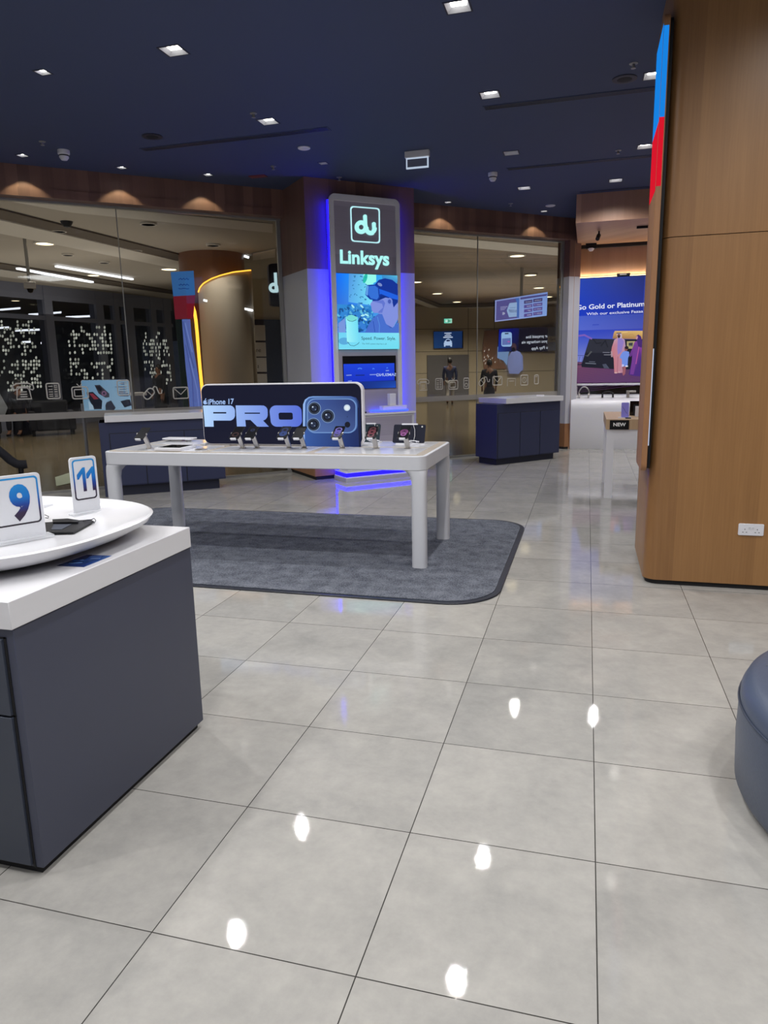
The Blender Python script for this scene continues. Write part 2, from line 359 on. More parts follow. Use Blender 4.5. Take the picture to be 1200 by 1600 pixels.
# ================================================================ LIGHTS OF THE STORE
BIG = [(-.945, 5.46), (-3.15, 5.46), (-3.148, 7.183), (-.945, 7.18), (-.943, 9.108), (.281, 10.905), (-.943, 10.903), (.549, 9.376), (.465, 7.187),
       (-5.35, 5.46), (-5.35, 3.74), (-3.15, 3.74), (-.945, 3.74), (1.26, 3.74), (-5.35, 2.02), (-3.15, 2.02), (-.945, 2.02), (1.26, 2.02), (-3.15, .3), (-.945, .3), (1.26, .3), (3.4, 3.74), (3.4, 7.18), (2.6, 9.1), (2.6, 10.9), (-7.4, 3.74)]
SMALL = [(-4.373, 5.483), (-3.151, 8.765), (-6.225, 7.32), (-5.5, 8.121), (-4.695, 8.761), (-2.118, 11.395), (-.766, 12.602)]
for x, y in BIG:
    if (x, y) in ((-.943, 9.108), (.465, 7.187), (.549, 9.376)): continue
    lamp('downlight_beam', 'SPOT', (x, y, CZ-.02), SPOT_W, (1, .985, .97), .026, 150, .8, aim=(x, y, 0))
for x, y in SMALL[:1]: lamp('downlight_beam', 'SPOT', (x, y, CZ-.02), SMALL_W, (1, .97, .93), .03, 70, .6, aim=(x, y, 0))
for x, y in SMALL[2:]:   # wall washers: scallops on the facade veneer
    s, t, z = fs(Vector((x, y, CZ)))
    p = ft(s, -.78+.177, CZ-.015)
    lamp('wallwash_beam', 'SPOT', p, SCALLOP_W, (1, .92, .58), .01, 94, .3, aim=(p.x, p.y, 0))
for x, y in [(-3.2, 1.0), (1.2, .6), (-1.0, -1.2)]:   # soft fill lights added over the rear half, without fixtures
    a = lamp('rear_fill_light', 'AREA', (x, y, CZ-.05), FILL_W, (1, .98, .96), 1.1, aim=(x, y, 0))

# ================================================================ SETTING
fl = MB(); fl.add([ft(-14, -.96), ft(5.3, -.96), (-.25, 14.2, 0), (7, 14.2, 0), (7, -4, 0), (-14, -4, 0)], [tuple(range(6))])
struct('floor', fl, M['floor'], recalc=False)
fm = MB(); fm.add([ft(-60, -.96, -.002), ft(30, -.96, -.002), ft(30, -60, -.002), ft(-60, -60, -.002)], [(0, 1, 2, 3)])
struct('floor.001', fm, M['mfloor'], recalc=False)
# ceiling with cut-outs for the recessed lamps
bm = bmesh.new()
def loop(pts):
    vs = [bm.verts.new(p) for p in pts]; return [bm.edges.new((vs[i], vs[(i+1) % len(vs)])) for i in range(len(vs))]
CPOLY = [ft(-14, -.85, CZ), ft(5.25, -.85, CZ), (-.26, 14.0, CZ), (6.9, 14.0, CZ), (6.9, -3, CZ), (-14, -3, CZ)]
eds = loop(CPOLY)
for (L, h) in ((BIG, .085), (SMALL, .05)):
    for x, y in L: eds += loop([(x-h, y-h, CZ), (x+h, y-h, CZ), (x+h, y+h, CZ), (x-h, y+h, CZ)])
bmesh.ops.triangle_fill(bm, use_beauty=True, use_dissolve=False, edges=eds)
me = bpy.data.meshes.new('ceiling'); bm.to_mesh(me); bm.free(); me.materials.append(M['ceil'])
o = bpy.data.objects.new('ceiling', me); COL.objects.link(o); tag(o, kind='structure')
b = MB()
for x, y in [(-7.5, 8.5)]: pass
st = MB(lambda s, t, z: ft(s, t, z)); st.box((-14.1, -.96, 0), (-14, 9, CZ)); struct('wall_left', st, M['whitem'])
st = MB(); st.box((-14, -3.1, 0), (7, -3, CZ)); struct('wall_back', st, M['whitem'])
st = MB(); st.box((6.9, -3, 0), (7, 14.1, CZ)); struct('wall_right', st, M['whitem'])
# facade veneer band (above the glass) left and right of the column, with lower lip
for i, (s0, s1) in enumerate(((-14, 0.0), (1.62, 5.27))):
    st = MB(lambda s, t, z: ft(s, t, z)); st.box((s0, -.98, 3.70), (s1, -.78, CZ)); st.box((s0, -.98, 3.60), (s1, -.765, 3.70))
    struct('wall_facade_band' if i == 0 else 'wall_facade_band_right', st, M['band'])
# column between the two shop windows
st = MB(lambda s, t, z: ft(s, t, z)); st.box((0, -1.15, 2.82), (1.63, 0, CZ)); struct('wall_column_top', st, M['band'])
st = MB(lambda s, t, z: ft(s, t, z)); st.box((0.0, -1.15, .42), (1.63, 0, 2.82)); struct('wall_column_middle', st, M['greyp'])
st = MB(lambda s, t, z: ft(s, t, z)); st.box((0, -1.15, .05), (1.63, 0, .42)); st.m = 1; st.box((.02, -1.15, 0), (1.61, -.02, .05)); struct('wall_column_base', st, [M['lowwood'], M['dark']])
# right end of the facade
st = MB(lambda s, t, z: ft(s, t, z)); st.box((5.17, -1.1, 3.0), (5.42, -.79, CZ)); struct('wall_right_end_top', st, M['band'])
st = MB(lambda s, t, z: ft(s, t, z)); st.box((5.17, -1.1, .46), (5.42, -.79, 3.0)); struct('wall_right_end', st, M['greyp'])
st = MB(lambda s, t, z: ft(s, t, z)); st.box((5.17, -1.1, .04), (5.42, -.79, .46)); st.m = 1; st.box((5.17, -1.1, 0), (5.42, -.80, .04)); struct('wall_right_end_base', st, [M['lowwood'], M['dark']])
# glass panes, frames, seams
def windowset(name, cuts, jl, jr):
    for i in range(len(cuts)-1):
        st = MB(lambda s, t, z: ft(s, t, z)); st.box((cuts[i]+.004, -.966, .03), (cuts[i+1]-.004, -.954, 3.60)); struct(name(i), st, M['glass'])
windowset(lambda i: 'window_%d' % (i+1), [-10.7, -8.6, -6.45, -4.3, -2.2, -.06], 0, 0)
windowset(lambda i: 'window_%d' % (i+6), [1.64, 3.37, 5.12], 0, 0)
k = 1
for s0, s1 in ((-14, -.0), (1.63, 5.17)):
    st = MB(lambda s, t, z: ft(s, t, z)); st.box((s0, -.99, 0), (s1, -.93, .03)); struct('trim_%d' % k, st, M['framem']); k += 1
    st = MB(lambda s, t, z: ft(s, t, z)); st.box((s0, -1.0, 3.575), (s1, -.93, 3.60)); struct('trim_%d' % k, st, M['framem']); k += 1
for s0 in (-.06, 5.12, -2.2, 3.37, -4.3):
    w = .05 if s0 in (-.06, 5.12) else .005
    st = MB(lambda s, t, z: ft(s, t, z)); st.box((s0-(.0 if w > .01 else w), -.985 if w > .01 else -.968, .03), (s0+w, -.935 if w > .01 else -.951, 3.6)); struct('trim_%d' % k, st, M['framem']); k += 1
# ---- display bay on the right: fascia, soffit, back wall
PB = 13.72
st = MB(); st.box((-.24, 11.57, 3.555), (6.9, 11.62, CZ)); struct('wall_bay_fascia', st, M['baywood'])
st = MB(); st.box((-.24, 11.62, 3.555), (6.9, 13.80, 3.60)); struct('ceiling.001', st, M['baywood'])
st = MB(); st.box((-.27, 13.80, 0), (6.9, 13.9, 3.56)); st.box((-.33, 13.43, 0), (-.27, 13.9, 3.6)); struct('wall_bay_back', st, M['baywood'])
st = MB(); st.box((-.22, 13.74, 3.50), (6.9, 13.80, 3.555)); struct('trim_20', st, M['dark'])
# ---- big veneered pillar on the right
st = MB(); bmP = rr(2.17, 1.02, .09, 8, .43+2.17/2, 5.16+.51)
st.prism(bmP, lambda u, v, d: (u, v, d), .035, 2.312); st.prism(bmP, lambda u, v, d: (u, v, d), 2.317, CZ)
inner = rr(2.13, .98, .08, 8, .43+2.17/2, 5.16+.51); st.m = 1
st.prism(inner, lambda u, v, d: (u, v, d), 0, .035); st.prism(inner, lambda u, v, d: (u, v, d), 2.312, 2.317)
struct('wall_pillar', st, [M['pillar'], M['dark']], smooth=True)

# ================================================================ NEAR SERVICE COUNTER (slate body, white slab)
CX = -1.577
t = thing('service_counter', (CX-.8, 2.08, 0), 'near slate-grey counter with thick white slab top, in front at the left', 'counter')
mb = MB(); mb.box((-3.25, 1.60, .03), (CX, 2.583, .815)); finish('cabinet_body', mb, M['slate'], t, bevel=.002)
mb = MB(); mb.box((-3.2, 1.615, 0), (CX-.02, 2.565, .03)); finish('toe_kick', mb, M['dark'], t)
mb = MB(); mb.box((-3.27, 1.588, .818), (CX+.008, 2.578, .903)); o = finish('countertop', mb, M['solid'], t, bevel=.0025)
mb = MB(); mb.box((-2.45, 1.588, .545), (-1.613, 1.60, .785)); finish('drawer', mb, M['slated'], t, bevel=.002)
mb = MB(); mb.box((-2.45, 1.588, .04), (-1.613, 1.60, .538)); finish('drawer', mb, M['slated'], t, bevel=.002)
mb = MB(); mb.box((-3.25, 1.597, .786), (-1.603, 1.6005, .79)); mb.box((-3.25, 1.597, .5385), (-1.603, 1.6005, .5445)); mb.box((-1.612, 1.597, .03), (-1.604, 1.6005, .79)); finish('shadow_gap', mb, M['dark'], t)
# shallow white dish on the counter
TCX, TCY, TA, TB = -2.27, 2.13, .68, .57
def sup(a, b_, n=72, e_=2.6):
    P = []
    for k in range(n):
        an = 2*math.pi*k/n; c, s = math.cos(an), math.sin(an)
        P.append((TCX+a*math.copysign(abs(c)**(2/e_), c), TCY+b_*math.copysign(abs(s)**(2/e_), s)))
    return P
mb = MB(); rings = [(.72, .905), (.79, .912), (.90, .934), (.98, .964), (1.0, .985), (.985, .990), (.93, .975), (.80, .952), (.5, .945), (0.02, .944)]
vs = []; n = 72
for kk, z in rings: vs += [(x, y, z) for x, y in sup(TA*kk, TB*kk, n)]
fc = [(i*n+k, i*n+(k+1) % n, (i+1)*n+(k+1) % n, (i+1)*n+k) for i in range(len(rings)-1) for k in range(n)]+[tuple(range(n))[::-1], tuple(range((len(rings)-1)*n, len(rings)*n))]
mb.add(vs, fc); o = finish('display_dish', mb, M['solid'], smooth=True); tag(o, 'large shallow glossy white dish standing on the near slate counter', 'dish')
# numbered signs
def numsign(txt, pL, pR, wdt, ztop, zb, label, tp0, tp1, th_):
    d = (pR-pL); d.z = 0; d.normalize(); nrm = Vector((d.y, -d.x, 0)); 
    if nrm.dot(-pL) < 0: nrm = -nrm
    c = (pL+pR)/2
    t = thing('number_sign', (c.x, c.y, zb), label, 'sign')
    F_ = lambda u, v, w: tuple(pL+d*u+nrm*w+Vector((0, 0, v-pL.z)))
    hgt = ztop-zb; R = .014
    def P(x0, z0, x1, z1, r): return rr(x1-x0, z1-z0, r, 5, (x0+x1)/2, (z0+z1)/2)
    mb = MB(); mb.prism(P(0, zb+.003, wdt, ztop, R), F_, -.008, 0); finish('panel', mb, M['whitem'], t, bevel=.001)
    mb = MB(); mb.prism(P(-.012, zb+.001, wdt+.02, zb+.012, .004), F_, -.03, .022); finish('acrylic_foot', mb, M['acrylic'], t)
    sq0 = ztop-.196
    o1 = P(.010, sq0+.014, wdt-.010, ztop-.010, R); o2 = P(.016, sq0+.020, wdt-.016, ztop-.016, R-.004)
    mb = MB(); N = len(o1); mb.add([F_(u, v, .0008) for u, v in o1]+[F_(u, v, .0008) for u, v in o2], [(i, (i+1) % N, N+(i+1) % N, N+i) for i in range(N)]); finish('border_line', mb, M['g9'], t, recalc=False)
    mb = MB(); x0, x1 = tp0, tp1
    if txt == '11':
        vs, fc = [], []
        for d0 in (0., .52):
            b0 = len(vs); vs += [(d0+q_[0]*.48, q_[1]) for q_ in ((.62, 0), (1, 0), (1, 1), (.72, 1), (.0, .72), (.0, .52), (.2, .52), (.62, .74))]; fc += [(b0, b0+1, b0+2, b0+3, b0+7), (b0+3, b0+4, b0+5, b0+6, b0+7)]
    else: vs, fc = textgeo(txt, .045)
    zc = (ztop-.010+sq0+.014)/2
    mb.add([F_(x0+(x1-x0)*u, zc-th_/2+th_*v, .0009) for u, v in vs], fc); finish('numeral', mb, M['g9'], t, recalc=False)
pa, pb = atz(117, 806, .95), atz(158, 799, .95)
numsign('11', pa, pb, (pb-pa).length, 1.194, .948, 'white upright sign with blue number 11, further back on the white dish', .026, .104, .102)
pb = atz(73, 838, .95)
pa9 = atz(0, 851, .95); dd = (pa9-pb); dd.z = 0; pa9 = onplane(-7, 850, pb, pb+dd); pa9.z = .95; w9 = (pa9-pb).length
numsign('9', pa9, pb, w9, 1.19, .948, 'white upright sign with blue number 9, nearest on the white dish', w9*.36, w9*.76, .122)
# black folder, pen, cord on the dish
def flat(name, pxs, z0, z1, mat, parent=None, **kw):
    P = [atz(x, y, z0) for x, y in pxs]; mb = MB(); n = len(P); mb.prism([(p.x, p.y) for p in P], lambda u, v, d: (u, v, d), z0, z1); return finish(name, mb, mat, parent, **kw)
K5 = lambda x, y: (x/5, 700+y/5)
t = thing('card_reader_pad', atz(100, 826, .952), 'flat black folder with a black cord, lying between the 9 and 11 signs', 'folder')
flat('cover', [K5(345, 668), K5(575, 668), K5(735, 580), K5(700, 568), K5(345, 590)], .953, .958, M['black'], t)
flat('flap', [K5(400, 640), K5(480, 640), K5(560, 598), K5(420, 600)], .958, .960, M['slated'], t)
flat('pen', [K5(415, 594), K5(610, 592), K5(615, 578), K5(530, 565), K5(410, 572)], .958, .966, M['black'], t)
P = [atz(*K5(x, y), .962) for x, y in ((650, 570), (680, 562), (712, 560), (735, 550), (748, 565), (738, 585), (718, 580), (715, 562), (728, 552))]
mb = MB(); mb.tube(P, .0016, 6); finish('cord', mb, M['black'], t)
o = flat('clear_case', [K5(345, 470), K5(415, 462), K5(422, 440), K5(350, 438)], .955, .968, M['acrylic']); tag(o, 'small clear plastic case lying behind the 9 sign on the dish', 'case')
mb = MB(); mb.tube([atz(*K5(x, y), .958) for x, y in ((355, 545), (375, 548), (380, 535), (365, 528), (350, 522))], .0015, 6); o = finish('cord_end', mb, M['black']); tag(o, 'short black cord end peeping out from behind the 9 sign', 'cord')
# blue leaflet on the slab
mb = MB(); P = [atz(*q, .9035) for q in [K5(440, 920), K5(680, 833), K5(875, 842), K5(655, 930)]]
mb.add(P, [(0, 1, 2, 3)], [rgb((40, 60, 120)), rgb((60, 70, 140)), rgb((30, 90, 170)), rgb((20, 40, 110))])
for a, b_, c in (((530, 905), (640, 900), (110, 150, 210)), ((560, 885), (650, 880), (90, 130, 200)), ((700, 868), (780, 866), (120, 160, 220)), ((690, 855), (790, 852), (80, 120, 200))):
    mb.add([atz(*K5(*q), .9041) for q in (a, b_, (b_[0]+8, b_[1]-8), (a[0]+14, a[1]-8))], [(0, 1, 2, 3)], rgb(c))
o = finish('leaflet', mb, M['prg'], recalc=False); tag(o, 'dark blue glossy leaflet lying near the edge of the white slab', 'leaflet')

# ================================================================ FLOOR MAT
t = thing('floor_mat', (-2.7, 5.7, 0), 'charcoal carpet mat with rounded corners under the white display table', 'mat')
OUT = rr(4.32, 2.64, .36, 10, -2.68, 5.735); INN = rr(4.24, 2.56, .33, 10, -2.68, 5.735)
mb = MB(); mb.prism(OUT, lambda u, v, d: (u, v, d), 0, .011); finish('rubber_edge', mb, M['rubber'], t, bevel=.004)
mb = MB(); mb.prism(INN, lambda u, v, d: (u, v, d), .011, .015); finish('carpet_pile', mb, M['carpet'], t)

# ================================================================ DISPLAY TABLE
TX0, TX1, TY0, TY1 = -3.93, -1.135, 5.165, 6.22
t = thing('display_table', (-2.53, 5.7, .015), 'long white rounded display table with beige inlays, standing on the charcoal mat', 'table')
mb = MB(); mb.prism(rr(TX1-TX0, TY1-TY0, .075, 8, (TX0+TX1)/2, (TY0+TY1)/2), lambda u, v, d: (u, v, d), .77, .88); finish('table_frame', mb, M['whitem'], t, bevel=.006, seg=3)
def leg(cx, cy, sx, sy):
    mb = MB(); W, D = .115, .10
    n = 24
    def ring(z, w, d, ox=0, oy=0): return [(cx+ox+w/2*math.copysign(abs(math.cos(2*math.pi*k/n))**.7, math.cos(2*math.pi*k/n)), cy+oy+d/2*math.copysign(abs(math.sin(2*math.pi*k/n))**.7, math.sin(2*math.pi*k/n)), z) for k in range(n)]
    lev = [(.015, W, D, 0, 0), (.66, W, D, 0, 0), (.715, W+.008, D+.008, sx*.004, sy*.004), (.75, W+.034, D+.034, sx*.017, sy*.017), (.771, W+.09, D+.09, sx*.045, sy*.045)]
    vs = []
    for L in lev: vs += ring(*L)
    mb.add(vs, [(i*n+k, i*n+(k+1) % n, (i+1)*n+(k+1) % n, (i+1)*n+k) for i in range(len(lev)-1) for k in range(n)]+[tuple(range(n))[::-1], tuple(range((len(lev)-1)*n, len(lev)*n))])
    finish('leg', mb, M['whitem'], t, smooth=True)
for cx, sx in ((TX0+.06, 1), (TX1-.06, -1)):
    for cy, sy in ((TY0+.053, 1), (TY1-.053, -1)): leg(cx, cy, sx, sy)
mb = MB(); mb.prism(rr(TX1-TX0-.05, TY1-TY0-.05, .055, 8, (TX0+TX1)/2, (TY0+TY1)/2), lambda u, v, d: (u, v, d), .88, .8815); finish('inlay', mb, M['beige'], t)
for x0, x1 in ((-3.86, -3.03), (-2.96, -2.12), (-2.05, -1.22)):
    for y0, y1 in ((5.25, 5.66), (5.73, 6.13)):
        mb = MB(); mb.prism(rr(x1-x0, y1-y0, .012, 4, (x0+x1)/2, (y0+y1)/2), lambda u, v, d: (u, v, d), .8815, .885); finish('insert_panel', mb, M['gloss'], t)
TZ = .885

# ---- phone-shaped promotional sign
SA, SB = (-3.27, 5.72), (-1.77, 5.72)
def S(x, y): return onplane(x, y, SA, SB)
K4 = (340, 580, 4.6154)
xl = S(315.5, 640).x; xr = S(567.5, 640).x; zt = S(440, 598.5).z; zb = TZ+.004
t = thing('promotional_sign', ((xl+xr)/2, 5.74, TZ), 'wide dark blue phone-shaped promotional board reading PRO, standing on the display table', 'sign')
mb = MB(); mb.prism(rr(xr-xl, zt-zb, .07, 8, (xl+xr)/2, (zt+zb)/2), lambda u, v, d: (u, d, v), 5.722, 5.772); finish('border_frame', mb, M['white'], t, bevel=.004)
mb = MB(); mb.box((xl-.03, 5.70, TZ), (xl+.02, 5.86, TZ+.012)); mb.tube([(xl+.01, 5.80, TZ+.01), (xl+.012, 5.79, TZ+.16)], [.012, .009], 10); finish('support_foot', mb, M['whitem'], t)
pt = Paint(SA, SB, base=.0015)
mbp = MB(); C1, C2 = (6, 10, 36), (10, 14, 44)
P = rr(xr-xl-.022, zt-zb-.02, .06, 8, (xl+xr)/2-.004, (zt+zb)/2-.002)
pt.mb.add([(u, 5.719, v) for u, v in P], [tuple(range(len(P)))], rgb((7, 11, 38)))
pt.l = 3; pt.text('iPhone 17', (325.5, 632), (366, 631), 8.6, (160, 190, 240), .02)
# apple mark beside the words
for q in ((320.6, 628.6), (322.6, 628.6)): pt.ell(q[0], q[1], 2.2, 3.2, (160, 190, 240))
pt.ell(324.6, 627.6, 1.1, 1.5, (7, 11, 38)); pt.ell(322.4, 623.6, .7, 1.5, (160, 190, 240), rot=.5)
B1, B2, B3 = (178, 212, 250), (128, 152, 226), (92, 116, 214)
K = (240, 360, 5.)   # crop in which the three letters were measured
pq = Paint(SA, SB, K, base=.004)
def blk(pts, c): pq.l = 4; pq.mb.add([pq.w(p) for p in pts], [tuple(range(len(pts)))], [rgb(tuple(c[0][k]+(c[1][k]-c[0][k])*min(1, max(0, (p[0]-390)/780)) for k in range(3))) for p in pts])
CC = ((180, 214, 252), (84, 108, 214))
blk([(390, 1367), (612, 1367), (628, 1374), (640, 1395), (640, 1420), (465, 1420), (465, 1431), (405, 1533)], CC)
pq.mb.v = pq.mb.v[:0]; pq.mb.f = []; pq.mb.c = []; pq.mb.mi = []
def quad(a, b_, c, d): blk([a, b_, c, d], CC)
def arcq(cx, cy, rx, ry, a0, a1, n=6): return [(cx+rx*math.cos(math.radians(a0+(a1-a0)*k/n)), cy-ry*math.sin(math.radians(a0+(a1-a0)*k/n))) for k in range(n+1)]
# P
quad((390, 1367), (440, 1367), (470, 1485), (402, 1485)); quad((402, 1485), (472, 1485), (474, 1533), (405, 1533))
quad((435, 1367), (605, 1367), (605, 1419), (452, 1419)); quad((455, 1430), (605, 1430), (605, 1485), (462, 1485)); quad((572, 1410), (640, 1410), (640, 1450), (572, 1450))
blk([(600, 1440)]+arcq(598, 1412, 42, 45, 0, 90)+[(572, 1419)], CC); blk([(600, 1410)]+[(572, 1430), (598, 1485)]+arcq(598, 1442, 42, 43, -90, 0), CC)
quad((455, 1367), (470, 1367), (470, 1485), (455, 1485))
# R
quad((645, 1367), (710, 1367), (725, 1531), (655, 1531)); quad((700, 1367), (850, 1367), (850, 1423), (705, 1423)); quad((705, 1432), (850, 1432), (850, 1480), (710, 1480))
quad((835, 1412), (895, 1412), (895, 1445), (835, 1445)); blk([(840, 1423)]+arcq(852, 1410, 43, 43, 0, 90), CC); blk([(840, 1432), (850, 1485)]+arcq(852, 1440, 43, 45, -90, 0), CC)
quad((755, 1475), (850, 1475), (905, 1533), (815, 1533))
# O
OO = arcq(960, 1415, 50, 48, 180, 90)+arcq(1110, 1415, 50, 48, 90, 0)+arcq(1115, 1485, 48, 48, 0, -90)+arcq(968, 1485, 50, 48, -90, -180)
OI = arcq(995, 1435, 15, 12, 180, 90)+arcq(1075, 1435, 15, 12, 90, 0)+arcq(1077, 1466, 15, 12, 0, -90)+arcq(997, 1466, 15, 12, -90, -180)
NN = len(OO); cl = lambda p: rgb(tuple(CC[0][k]+(CC[1][k]-CC[0][k])*min(1, max(0, (p[0]-390)/780)) for k in range(3)))
pq.mb.add([pq.w(p) for p in OO+OI], [(i, (i+1) % NN, NN+(i+1) % NN, NN+i) for i in range(NN)], [cl(p) for p in OO+OI])
# the picture of the phone's camera side
pk = Paint(SA, SB, K4, base=.003)
def rrp(x0, y0, x1, y1, r, n=5): return [(p[0], p[1]) for p in rr(x1-x0, y1-y0, r, n, (x0+x1)/2, (y0+y1)/2)]
LB = (150, 180, 230)
pk.poly([(618, 548), (618, 240), (632, 205), (660, 185), (690, 180), (960, 180), (1000, 190), (1020, 220), (1030, 260), (1036, 548)], [(150, 185, 240), (150, 185, 240), (150, 185, 240), (120, 160, 220), (120, 160, 220), (70, 100, 170), (40, 60, 120), (20, 34, 80), (14, 24, 66), (14, 24, 66)])
pk.grid([(634, 250), (1018, 250), (1026, 550), (630, 550)], [(58, 92, 160), (26, 42, 90), (24, 40, 92), (52, 88, 160)])
pk.poly(rrp(634, 190, 1012, 440, 52), [(60, 92, 150)]*6*4)
pk.poly([(1014, 262), (1020, 262), (1030, 548), (1024, 548)], (10, 16, 44))
pk.poly(rrp(648, 196, 1006, 446, 58), [(110, 145, 200)]*24)
pk.poly(rrp(656, 203, 998, 438, 54), [(62, 84, 140)]*6+[(80, 108, 168)]*6+[(58, 84, 150)]*6+[(42, 58, 112)]*6)
for cx, cy, r in ((703, 267, 47), (803, 322, 49), (703, 382, 48)):
    pk.ell(cx, cy, r, r, (120, 145, 185)); pk.ell(cx, cy, r-5, r-5, (22, 28, 44)); pk.ell(cx, cy, r-11, r-11, (70, 84, 108)); pk.ell(cx, cy, r-14, r-14, (14, 18, 30)); pk.ell(cx, cy, r-26, r-26, (34, 44, 70))
    pk.ell(cx-10, cy-10, 6, 6, (190, 205, 225)); pk.ell(cx+10, cy+8, 4, 4, (130, 150, 180))
pk.ell(946, 261, 23, 23, (190, 210, 230)); pk.ell(946, 261, 15, 15, (225, 235, 240)); pk.ell(950, 382, 20, 21, (14, 18, 34)); pk.ell(950, 325, 3, 3, (20, 26, 50))
pk.text('PRO', (962, 543), (1000, 548), 5, (150, 170, 210))
for mbx in (pq.mb, pk.mb): pt.mb.add([tuple(v) for v in mbx.v], mbx.f, mbx.c)
o = pt.done('printed_face', M['screen'], t); tag(o, 'dark blue printed face with pale blue letters and a camera picture')

# ---- phones on angled stands along the front edge (one built, others copied)
def phone_stand(x, y, label, mat, deco=None):
    t = thing('phone_on_stand', (x, y, TZ), label, 'phone', 'phones on stands along the front of the display table')
    mb = MB(); b0 = Vector((x+.01, y, TZ)); 
    # flat slanted post leaning towards the front
    q0 = Vector((x+.004, y+.045, TZ)); q1 = Vector((x-.004, y-.018, TZ+.122))
    ax = Vector((.019, 0, 0)); th_ = (q1-q0).cross(ax).normalized()*.008
    vs = [q0-ax-th_, q0+ax-th_, q0+ax+th_, q0-ax+th_, q1-ax-th_, q1+ax-th_, q1+ax+th_, q1-ax+th_]
    mb.add([tuple(v) for v in vs], [(0, 1, 2, 3), (4, 5, 6, 7), (0, 1, 5, 4), (1, 2, 6, 5), (2, 3, 7, 6), (3, 0, 4, 7)]); finish('stand_post', mb, M['steel'], t, bevel=.002)
    mb = MB(); mb.prism(circ(x, y+.045, .03), lambda u, v, d: (u, v, d), TZ, TZ+.003); finish('stand_base', mb, M['steel'], t)
    c = Vector((x-.006, y-.03, TZ+.135)); an = math.radians(32); up = Vector((0, math.cos(an), math.sin(an))); rt = Vector((1, 0, 0)); nn = rt.cross(up)
    Fp = lambda u, v, d: tuple(c+rt*u+up*v+nn*d)
    mb = MB(); mb.prism(rr(.088, .162, .012), Fp, -.001, .007); finish('phone_body', mb, M['black'], t, bevel=.0015)
    mb = MB(); mb.prism(rr(.082, .156, .010), Fp, .007, .0078); 
    sc = finish('phone_screen', mb, M[mat], t)
    if deco:
        mb = MB(); 
        for (u, v, r0, r1, col) in deco:
            a = circ(u, v, r0, 20); mb.add([Fp(p[0], p[1], .0083) for p in a]+[Fp(u+(p[0]-u)*r1, v+(p[1]-v)*r1, .0083) for p in a], [(i, (i+1) % 20, 20+(i+1) % 20, 20+i) for i in range(20)], rgb(col))
        d = finish('wallpaper_picture', mb, M['screen'], sc, recalc=False)
    mb = MB(); mb.prism(rr(.05, .012, .004, 3, 0, -.086), Fp, -.004, .012); finish('security_clamp', mb, M['whitem'], t)
    for sx_ in (-.045, .045): mb = MB(); mb.prism(rr(.006, .016, .002, 3, sx_, -.01), Fp, -.004, .010); finish('grip_arm', mb, M['steel'], t)
    return t
ringd = [(0, -.0, .034, .45, (120, 60, 110)), (0, .012, .02, .3, (90, 40, 90)), (0, -.03, .024, .5, (150, 90, 150))]
star = [(0, 0, .03, .2, (90, 80, 170)), (0, .03, .03, .6, (120, 110, 190)), (0, -.035, .028, .5, (60, 50, 130))]
phs = [(-3.575, 5.334, 'leftmost stand phone, alone beside the white tray box', 'pglass', None),
       (-2.753, 5.45, 'dark stand phone under the letter P, left one of its pair', 'pglass', [(0, -.03, .03, .6, (60, 36, 36))]),
       (-2.624, 5.46, 'dark stand phone under the letter R, right one of its pair', 'pglass', [(0, .03, .02, .4, (26, 34, 70))]),
       (-2.347, 5.49, 'blue-tinted stand phone in front of the letter O', 'pglass', [(0, -.02, .034, .2, (34, 60, 120)), (0, .03, .03, .5, (26, 40, 90))]),
       (-2.216, 5.50, 'black stand phone at the left edge of the pictured camera phone', 'pglass', None),
       (-1.892, 5.53, 'stand phone with violet flower wallpaper, in front of the pictured lenses', 'pglass', star),
       (-1.61, 5.55, 'stand phone with dark red wallpaper beside the right end of the PRO board', 'pglass', [(0, 0, .033, .3, (110, 56, 66)), (0, .035, .028, .5, (90, 46, 56)), (0, -.04, .028, .5, (120, 70, 80))]),
       (-1.349, 5.57, 'rightmost stand phone, with purple ring wallpaper, before the tablet', 'pglass', ringd)]
for p in phs: phone_stand(p[0]-.03, p[1], p[2], p[3], p[4])
# ---- tablets leaning behind
def tablet(x, y, w, h, label, wpx):
    t = thing('tablet', (x, y, TZ), label, 'tablet', 'tablets at the right end of the display table')
    an = math.radians(66); up = Vector((0, -math.cos(an)*-1, math.sin(an))); rt = Vector((1, 0, 0)); nn = rt.cross(up); c = Vector((x, y, TZ+.008))
    Fp = lambda u, v, d: tuple(c+rt*u+up*v+nn*d)
    mb = MB(); mb.prism(rr(w, h, .014, 5, 0, h/2), Fp, 0, .007); finish('tablet_back', mb, M['tabl'] if wpx else M['tabg'], t, bevel=.001)
    mb = MB(); mb.prism(rr(w*.5, .012, .004, 3, 0, h+.002), Fp, -.004, .012); finish('security_bar', mb, M['white'], t)
    mb = MB(); mb.box((x-w*.4, y-.01, TZ), (x+w*.5, y+.10, TZ+.008)); finish('stand_base', mb, M['white'], t, bevel=.002)
    mb = MB(); mb.prism(circ(w/2-.03, h-.02, .007), Fp, .007, .010); finish('camera', mb, M['steel'], t)
    P = [Fp(.03, h, .012), Fp(.05, h*.7, .02), Fp(.055, h*.35, .02), Fp(.05, h*.08, .025)]; P += [tuple(Vector((x+.05+.05*math.cos(a), y-.03+.03*math.sin(a), TZ+.02+.012*math.sin(a*.7)))) for a in [i*.6 for i in range(24)]]
    mb = MB(); mb.tube(P, .0022, 6); finish('cable', mb, M['white'], t)
a = atz(612, 694, TZ); b_ = atz(664, 694, TZ)
tablet((a.x+b_.x)/2, a.y+.02, (b_.x-a.x)*.98, .165, 'dark tablet seen from behind with coiled white cable, at the far right of the table', True)
a = atz(560, 693, TZ); b_ = atz(591, 693, TZ)
